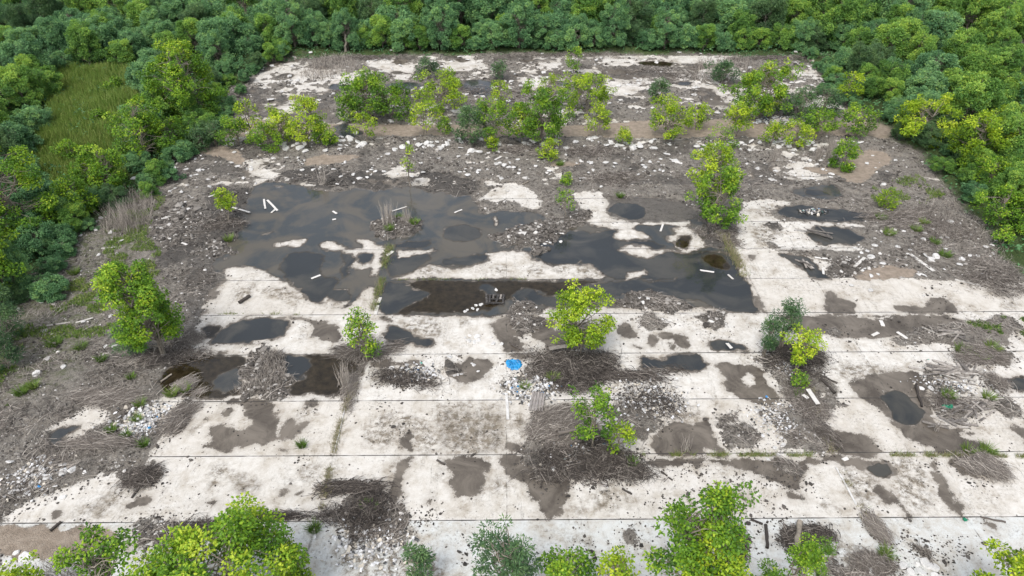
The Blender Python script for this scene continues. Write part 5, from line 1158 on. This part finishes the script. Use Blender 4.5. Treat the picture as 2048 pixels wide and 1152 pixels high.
chunks('E', [(1120, 660), (1060, 690), (1130, 680), (1190, 700), (1190, 300), (1210, 305), (1270, 298), (1720, 640), (1770, 640), (1740, 660), (1180, 310), (1060, 240), (1040, 250), (1860, 745), (900, 575)], .18, 'grey brown concrete lump on a rubble spit in the middle pools', 'lumps on the rubble spits')
chunks('I', [(540, 200, 13), (585, 230, 17), (540, 248, 13), (560, 270), (600, 310, 13), (580, 415, 13), (620, 405, 12), (600, 455, 12), (540, 480), (630, 400), (475, 205), (600, 200), (520, 230), (560, 215)], .2, 'white chunk in the scatter left of the grey stalk heap on the right joint', 'chunks left of the grey stalk heap')
chunks('I', [(1150, 1130, 30), (1200, 1140, 20), (1320, 1090, 34), (1360, 1130, 26), (1430, 1130, 26), (1450, 1080, 34), (1490, 1100, 28), (1270, 1070, 20), (1250, 1110, 16), (1400, 1085, 18), (1500, 1150, 30)], .4, 'big broken white slab piece in the pile at the lower right edge', 'slab pieces at the lower right edge')
chunks('I', [(1430, 75, 18), (1480, 72, 18), (1510, 100), (1490, 40, 14), (1550, 100), (1860, 90)], .2, 'white chunk left of the scrap timber heaps', 'chunks left of the scrap timber')
chunks('H', [(1640, 130), (1700, 190), (1600, 200), (1660, 230), (1590, 250), (1630, 300), (1720, 250), (1750, 200), (1460, 455, 14), (1560, 180), (1680, 290), (1740, 160), (1225, 545), (1310, 480), (1480, 470), (1120, 60), (1000, 90)], .18, 'white chunk among dark sticks round the slim green sapling', 'chunks round the slim green sapling')
chunks('B', [(500, 835), (560, 830), (600, 850), (640, 830), (910, 880), (955, 885), (770, 880), (800, 885), (1030, 860), (1110, 830), (20, 820), (100, 830), (530, 850), (580, 870), (620, 840), (480, 850), (750, 880), (1070, 825), (1250, 820), (60, 815), (320, 870), (40, 850), (450, 840)], .42, 'white broken slab piece on the rubble line below the left half of the far trees', 'slab pieces on the left of the rubble line')
chunks('C', [(340, 835), (380, 835), (415, 800), (440, 830), (435, 870), (300, 850), (320, 840), (590, 840), (620, 820), (600, 855), (180, 850), (220, 860), (400, 840), (360, 850), (640, 820), (130, 860)], .42, 'white broken slab piece on the rubble line below the litter heap', 'slab pieces on the right of the rubble line')
chunks('B', [(1560, 830), (1590, 860), (1680, 850), (1720, 830), (1790, 820), (1640, 830), (1530, 850), (1880, 890), (1900, 840), (1930, 930)], .4, 'white broken slab piece on the rubble line between wide yellow tree and largest centre tree', 'slab pieces mid right on the rubble line')
chunks('F', [(1450, 385, 22), (1480, 405, 20), (1500, 395), (1650, 410), (1590, 190, 20), (1640, 205, 16), (1200, 425), (1410, 490), (1230, 120), (1440, 500), (1740, 390), (1130, 390), (970, 410)], .3, 'pale broken piece on the dirt of the right bank', 'pieces on the right bank')
chunks('A', [(1000, 935, 16), (840, 1000, 22), (900, 980, 20), (1130, 925), (780, 1045, 18), (1000, 1020), (1300, 835, 16), (1330, 835), (1060, 895), (870, 990), (1500, 840), (1640, 840), (1580, 925, 16), (1760, 885), (1970, 820, 16), (1880, 880, 18)], .3, 'pale broken slab piece on the dirt above the large pool at upper left', 'pieces on the dirt at upper left')
chunks('D', [(380, 280, 14), (465, 268, 13), (340, 522, 12), (575, 385), (640, 255, 15), (650, 240), (555, 240, 13), (270, 975), (660, 905, 16), (220, 1065), (625, 95, 16), (820, 118, 15), (425, 300), (700, 305), (150, 615), (640, 730, 14), (240, 655, 14), (580, 165), (560, 185), (610, 910), (370, 1030), (800, 265), (980, 150), (735, 715), (260, 820, 15), (485, 765)], .24, 'pale broken piece on the grey left bank', 'pieces on the left bank')
chunks('B', [(200, 350), (260, 345), (160, 360), (640, 355), (1560, 545), (1650, 545), (1720, 480), (1550, 600), (690, 335), (740, 345), (300, 400), (350, 380), (1660, 490), (1600, 500), (1500, 340), (1820, 360), (880, 410)], .45, 'pale broken slab piece on the far demolished slabs', 'pieces on the far slabs')

r2 = np.random.default_rng(404)
def strew(x0, x1, y0, y1, n, sz, label, group):
    chunks('X', [(r2.uniform(x0, x1), r2.normal((y0+y1)/2, (y1-y0)/3)) for _ in range(n)], sz, label, group)
strew(560, 960, 278, 300, 34, .40, 'white broken slab piece on the rubble line below the left half of the far trees', 'slab pieces on the left of the rubble line')
strew(1380, 1720, 278, 305, 26, .40, 'white broken slab piece on the rubble line below the litter heap', 'slab pieces on the right of the rubble line')
b = MB()
for (x0_, x1_, y0_, y1_, n_, sz_) in ((960, 1340, 280, 302, 45, .34), (560, 1350, 308, 368, 110, .22), (1450, 1800, 310, 370, 45, .22), (470, 1650, 116, 228, 150, .30), (1700, 2000, 440, 580, 60, .18), (300, 520, 300, 400, 50, .20)):
    px_ = r2.uniform(x0_, x1_, n_); py_ = r2.normal((y0_+y1_)/2, (y1_-y0_)/3, n_); x, y = G(px_, py_); ok = lookup(WAT, x, y) < 0; x, y = x[ok], y[ok]; m_ = len(x)
    stones(b, x, y, gz(x, y), sz_*r2.uniform(.4, 1.5, m_), r2.uniform(.55, .95, m_), r2, .35)
tag(b.build('concrete_fragments', M['chunk']), 'small pale concrete fragments strewn over the dirt and the far slabs', 'fragments', kind='stuff')

# ------------------------------------------------------------------ single objects
def tarp(px, py, wpx, hpx, label, seed, name='plastic_sheet', mat='tarp', ht=.16, cat='plastic sheet'):
    rng = np.random.default_rng(seed); x, y = G(px, py); s = ppm(py); rx = wpx/s/2; ry = hpx/s/2/.72; n = 46; u, v = np.meshgrid(np.linspace(-1, 1, n), np.linspace(-1, 1, n))
    a = np.arctan2(v, u); q = np.maximum(abs(u), abs(v)); R = q*(1+.28*fbm(np.cos(a)*1.3+seed, np.sin(a)*1.3, seed, 3)+.18*fbm(np.cos(a)*4, np.sin(a)*4, seed+2, 2))
    X = np.cos(a)*R*rx; Y = np.sin(a)*R*ry; k = 1/max(rx, .2)
    Z_ = (ht*(.35+.9*np.abs(fbm(X*2.4+seed, Y*2.4, seed+5, 4))+.55*np.abs(fbm(X*7, Y*7, seed+6, 3)))*np.clip(1.25-q**3*1.2, 0, 1))+.01
    b = MB(); i = (np.arange(n-1)[:, None]*n+np.arange(n-1)[None]).ravel(); b.add(np.stack([X, Y, Z_], -1).reshape(-1, 3), np.stack([i, i+1, i+n+1, i+n], -1), .5+.45*fbm(X, Y, 3).reshape(-1)[i])
    o = b.build(name, M[mat]); o.location = (float(x), float(y), max(0, float(gz(x, y)))+.012); tag(o, label, cat)
tarp(1028, 729, 31, 23, 'crumpled bright blue plastic sheet on the pale slab beside the dark brush heap', 5)
tarp(845, 755, 13, 9, 'small blue plastic scrap in the black twig heap', 6, ht=.1)
tarp(1036, 775, 11, 7, 'small blue plastic scrap in the litter below the big blue sheet', 7, ht=.1)
tarp(298, 857, 12, 7, 'small light blue plastic scrap in the white litter patch on the left', 8, ht=.1)
tarp(1895, 817, 24, 10, 'torn green netting on the lower scrap timber heap', 9, 'green_netting', 'green_net', .25, 'netting')
tarp(1930, 1040, 9, 6, 'small green rag on the lowest joint at the right', 10, 'green_rag', 'green_net', .12, 'rag')
# pallet
x, y = G(990, 601); e = empty('broken_pallet', float(x), float(y), max(0, float(gz(x, y)))+.01, math.radians(-3)); tag(e, 'dark broken wooden pallet standing in the brown shallow water', 'pallet'); rng = np.random.default_rng(3)
def boxm(c, s, tint, rz=0, ry=0):
    b = MB(); V = np.array([(a, d, f) for a in (-.5, .5) for d in (-.5, .5) for f in (-.5, .5)])*s; c1, s1 = math.cos(rz), math.sin(rz); V = np.stack([V[:, 0]*c1-V[:, 1]*s1, V[:, 0]*s1+V[:, 1]*c1, V[:, 2]+V[:, 0]*math.tan(ry)], 1)+c
    b.add(V, [(0, 1, 3, 2), (4, 6, 7, 5), (0, 4, 5, 1), (2, 3, 7, 6), (0, 2, 6, 4), (1, 5, 7, 3)], tint); return b
for yy in (-.42, 0, .42): boxm((0, yy, .10), (1.30, .10, .12), .0).build('stringer', M['plank'], e)
for i, xx in enumerate((-.58, -.36, -.12, .16, .38, .57)):
    l = [1.0, .96, .45, 1.0, .5, 1.0][i]; boxm((xx, (1-l)*.4*(-1)**i, .178), (.13, l, .025), [.05, .0, .12, .0, .35, .02][i], rng.normal(0, .06), rng.normal(0, .03)).build('deck_board', M['plank'], e)
for xx in (-.55, .55): boxm((xx, 0, .02), (.12, 1.0, .025), .08).build('bottom_board', M['plank'], e)
# tyre
x, y = G(393, 239); e = empty('old_tyre', float(x), float(y), float(gz(x, y))+.12); tag(e, 'old black tyre lying flat at the left end of the sandy track', 'tyre'); b = MB(); U, V_ = 28, 10
u = np.arange(U)*2*math.pi/U; v = np.arange(V_)*2*math.pi/V_; rr = .42+.13*np.cos(v); zz = .12*np.sin(v)*1.0; VV = np.stack([np.outer(np.cos(u), rr), np.outer(np.sin(u), rr), np.broadcast_to(zz, (U, V_))], -1)
F = [((i*V_+j), ((i+1) % U)*V_+j, ((i+1) % U)*V_+(j+1) % V_, i*V_+(j+1) % V_) for i in range(U) for j in range(V_)]; b.add(VV.reshape(-1, 3), F, .4); b.build('tread_ring', M['rubber'], e, True)
b = MB(); a = np.arange(24)*2*math.pi/24
for q in range(24): b.add([(math.cos(a[q]+d)*.558, math.sin(a[q]+d)*.558, z) for d, z in ((-.05, -.07), (.05, -.07), (.05, .07), (-.05, .07))], [(0, 1, 2, 3)], .1)
b.build('tread_block', M['rubber'], e)
# corrugated sheets and slats
for i, (px, py, L_, W_, rz, label) in enumerate([(1068, 806, 1.35, .42, 1.15, 'left strip of grey corrugated roofing leaning on the litter below the blue sheet'), (1080, 807, 1.35, .42, 1.17, 'right strip of grey corrugated roofing leaning on the litter below the blue sheet')]):
    x, y = G(px, py); b = MB(); nx_, ny_ = 25, 5; gx, gy = np.meshgrid(np.linspace(-W_/2, W_/2, nx_), np.linspace(-L_/2, L_/2, ny_)); zz = .035*np.sin(gx/W_*2*math.pi*2.5)+.10; j = (np.arange(ny_-1)[:, None]*nx_+np.arange(nx_-1)[None]).ravel()
    top = np.stack([gx, gy, zz], -1).reshape(-1, 3); F = np.stack([j, j+1, j+nx_+1, j+nx_], -1); b.add(top, F, .75); b.add(top-[0, 0, .02], F[:, ::-1], .4)
    o = b.build('corrugated_sheet', M['sheet']); o.location = (float(x), float(y), .08); o.rotation_euler = (.10, .04, rz-1.57+.25); tag(o, label, 'roof sheet')
# litter patches
def litter(px, py, rx, ry, n, label, seed, sz=(.04, .13), white=.82):
    rng = np.random.default_rng(seed); X0, Y0 = G(px, py); s = ppm(py); x = float(X0)+rng.normal(0, .45, n)*rx/s; y = float(Y0)+rng.normal(0, .45, n)*ry/s/.72; r = rng.uniform(*sz, n)
    z = np.maximum(gz(x, y), 0)+rng.uniform(.01, .12, n); nm = nrm(np.array([0, 0, 1.])+rng.normal(0, .5, (n, 3))); ax = nrm(rng.normal(0, 1, (n, 3))); sd = nrm(np.cross(nm, ax)); ax = np.cross(sd, nm)
    k = np.array([(-1, -.7, 0), (-.2, -1, .25), (.9, -.8, -.1), (1.1, .4, .2), (.1, .9, -.1), (-.9, .6, .25), (0, 0, .45)]); V = x[:, None]*0
    P = np.stack([x, y, z], 1)[:, None]+r[:, None, None]*(k[None, :, :1]*ax[:, None]*rng.uniform(.6, 1.3, (n, 7, 1))+k[None, :, 1:2]*sd[:, None]*rng.uniform(.5, 1.1, (n, 7, 1))+k[None, :, 2:]*nm[:, None]*rng.uniform(0, 1.4, (n, 7, 1)))
    F = (np.arange(n)*7)[:, None, None]+np.array([(0, 1, 6), (1, 2, 6), (2, 3, 6), (3, 4, 6), (4, 5, 6), (5, 0, 6)])[None]; t = np.where(rng.random(n) < white, rng.choice([.1, .65, .35, .9], n, p=[.25, .2, .33, .22]), rng.choice([.5, .8, .9, .97], n, p=[.72, .05, .2, .03]))
    b = MB(); b.add(P.reshape(-1, 3), F.reshape(-1, 3), np.repeat(t, 6)); tag(b.build('litter', M['litter']), label, 'litter', kind='stuff')
litter(293, 838, 55, 30, 700, 'white plastic litter patch on the left beside the dry stalk bundle', 1)
litter(835, 748, 40, 16, 420, 'white litter in the black twig heap', 2)
litter(1058, 782, 50, 26, 800, 'white and black litter below the blue sheet', 3, white=.75)
litter(1180, 920, 70, 34, 500, 'small litter in the dark twiggy brush heap', 4, (.03, .09), .6)
litter(1575, 244, 52, 9, 600, 'white litter heap on the far track at the right', 5, (.10, .28), .9)
litter(1625, 424, 22, 7, 380, 'black and blue litter lying in the upper right pool', 6, (.06, .16), .15)
litter(1575, 735, 26, 20, 160, 'scraps of litter round the small round lime sapling', 7, (.04, .1))
litter(740, 1090, 80, 45, 380, 'white crumbs and scraps under the vine covered debris', 8, (.04, .12), .85)
litter(1300, 800, 80, 45, 380, 'pale scraps among the sticks right of the slim sapling', 9, (.03, .1), .8)
litter(1170, 740, 60, 26, 160, 'pale scraps caught in the large dark brush heap', 10, (.03, .1), .85)
litter(1545, 840, 50, 40, 360, 'pale crumbs on the dirt left of the grey stalk heap', 11, (.03, .09), .8)
litter(60, 960, 70, 40, 260, 'pale crumbs on the dark dirt at lower left', 12, (.03, .09), .9)
litter(1900, 770, 70, 30, 240, 'pale crumbs round the scrap timber', 13, (.03, .09), .8)
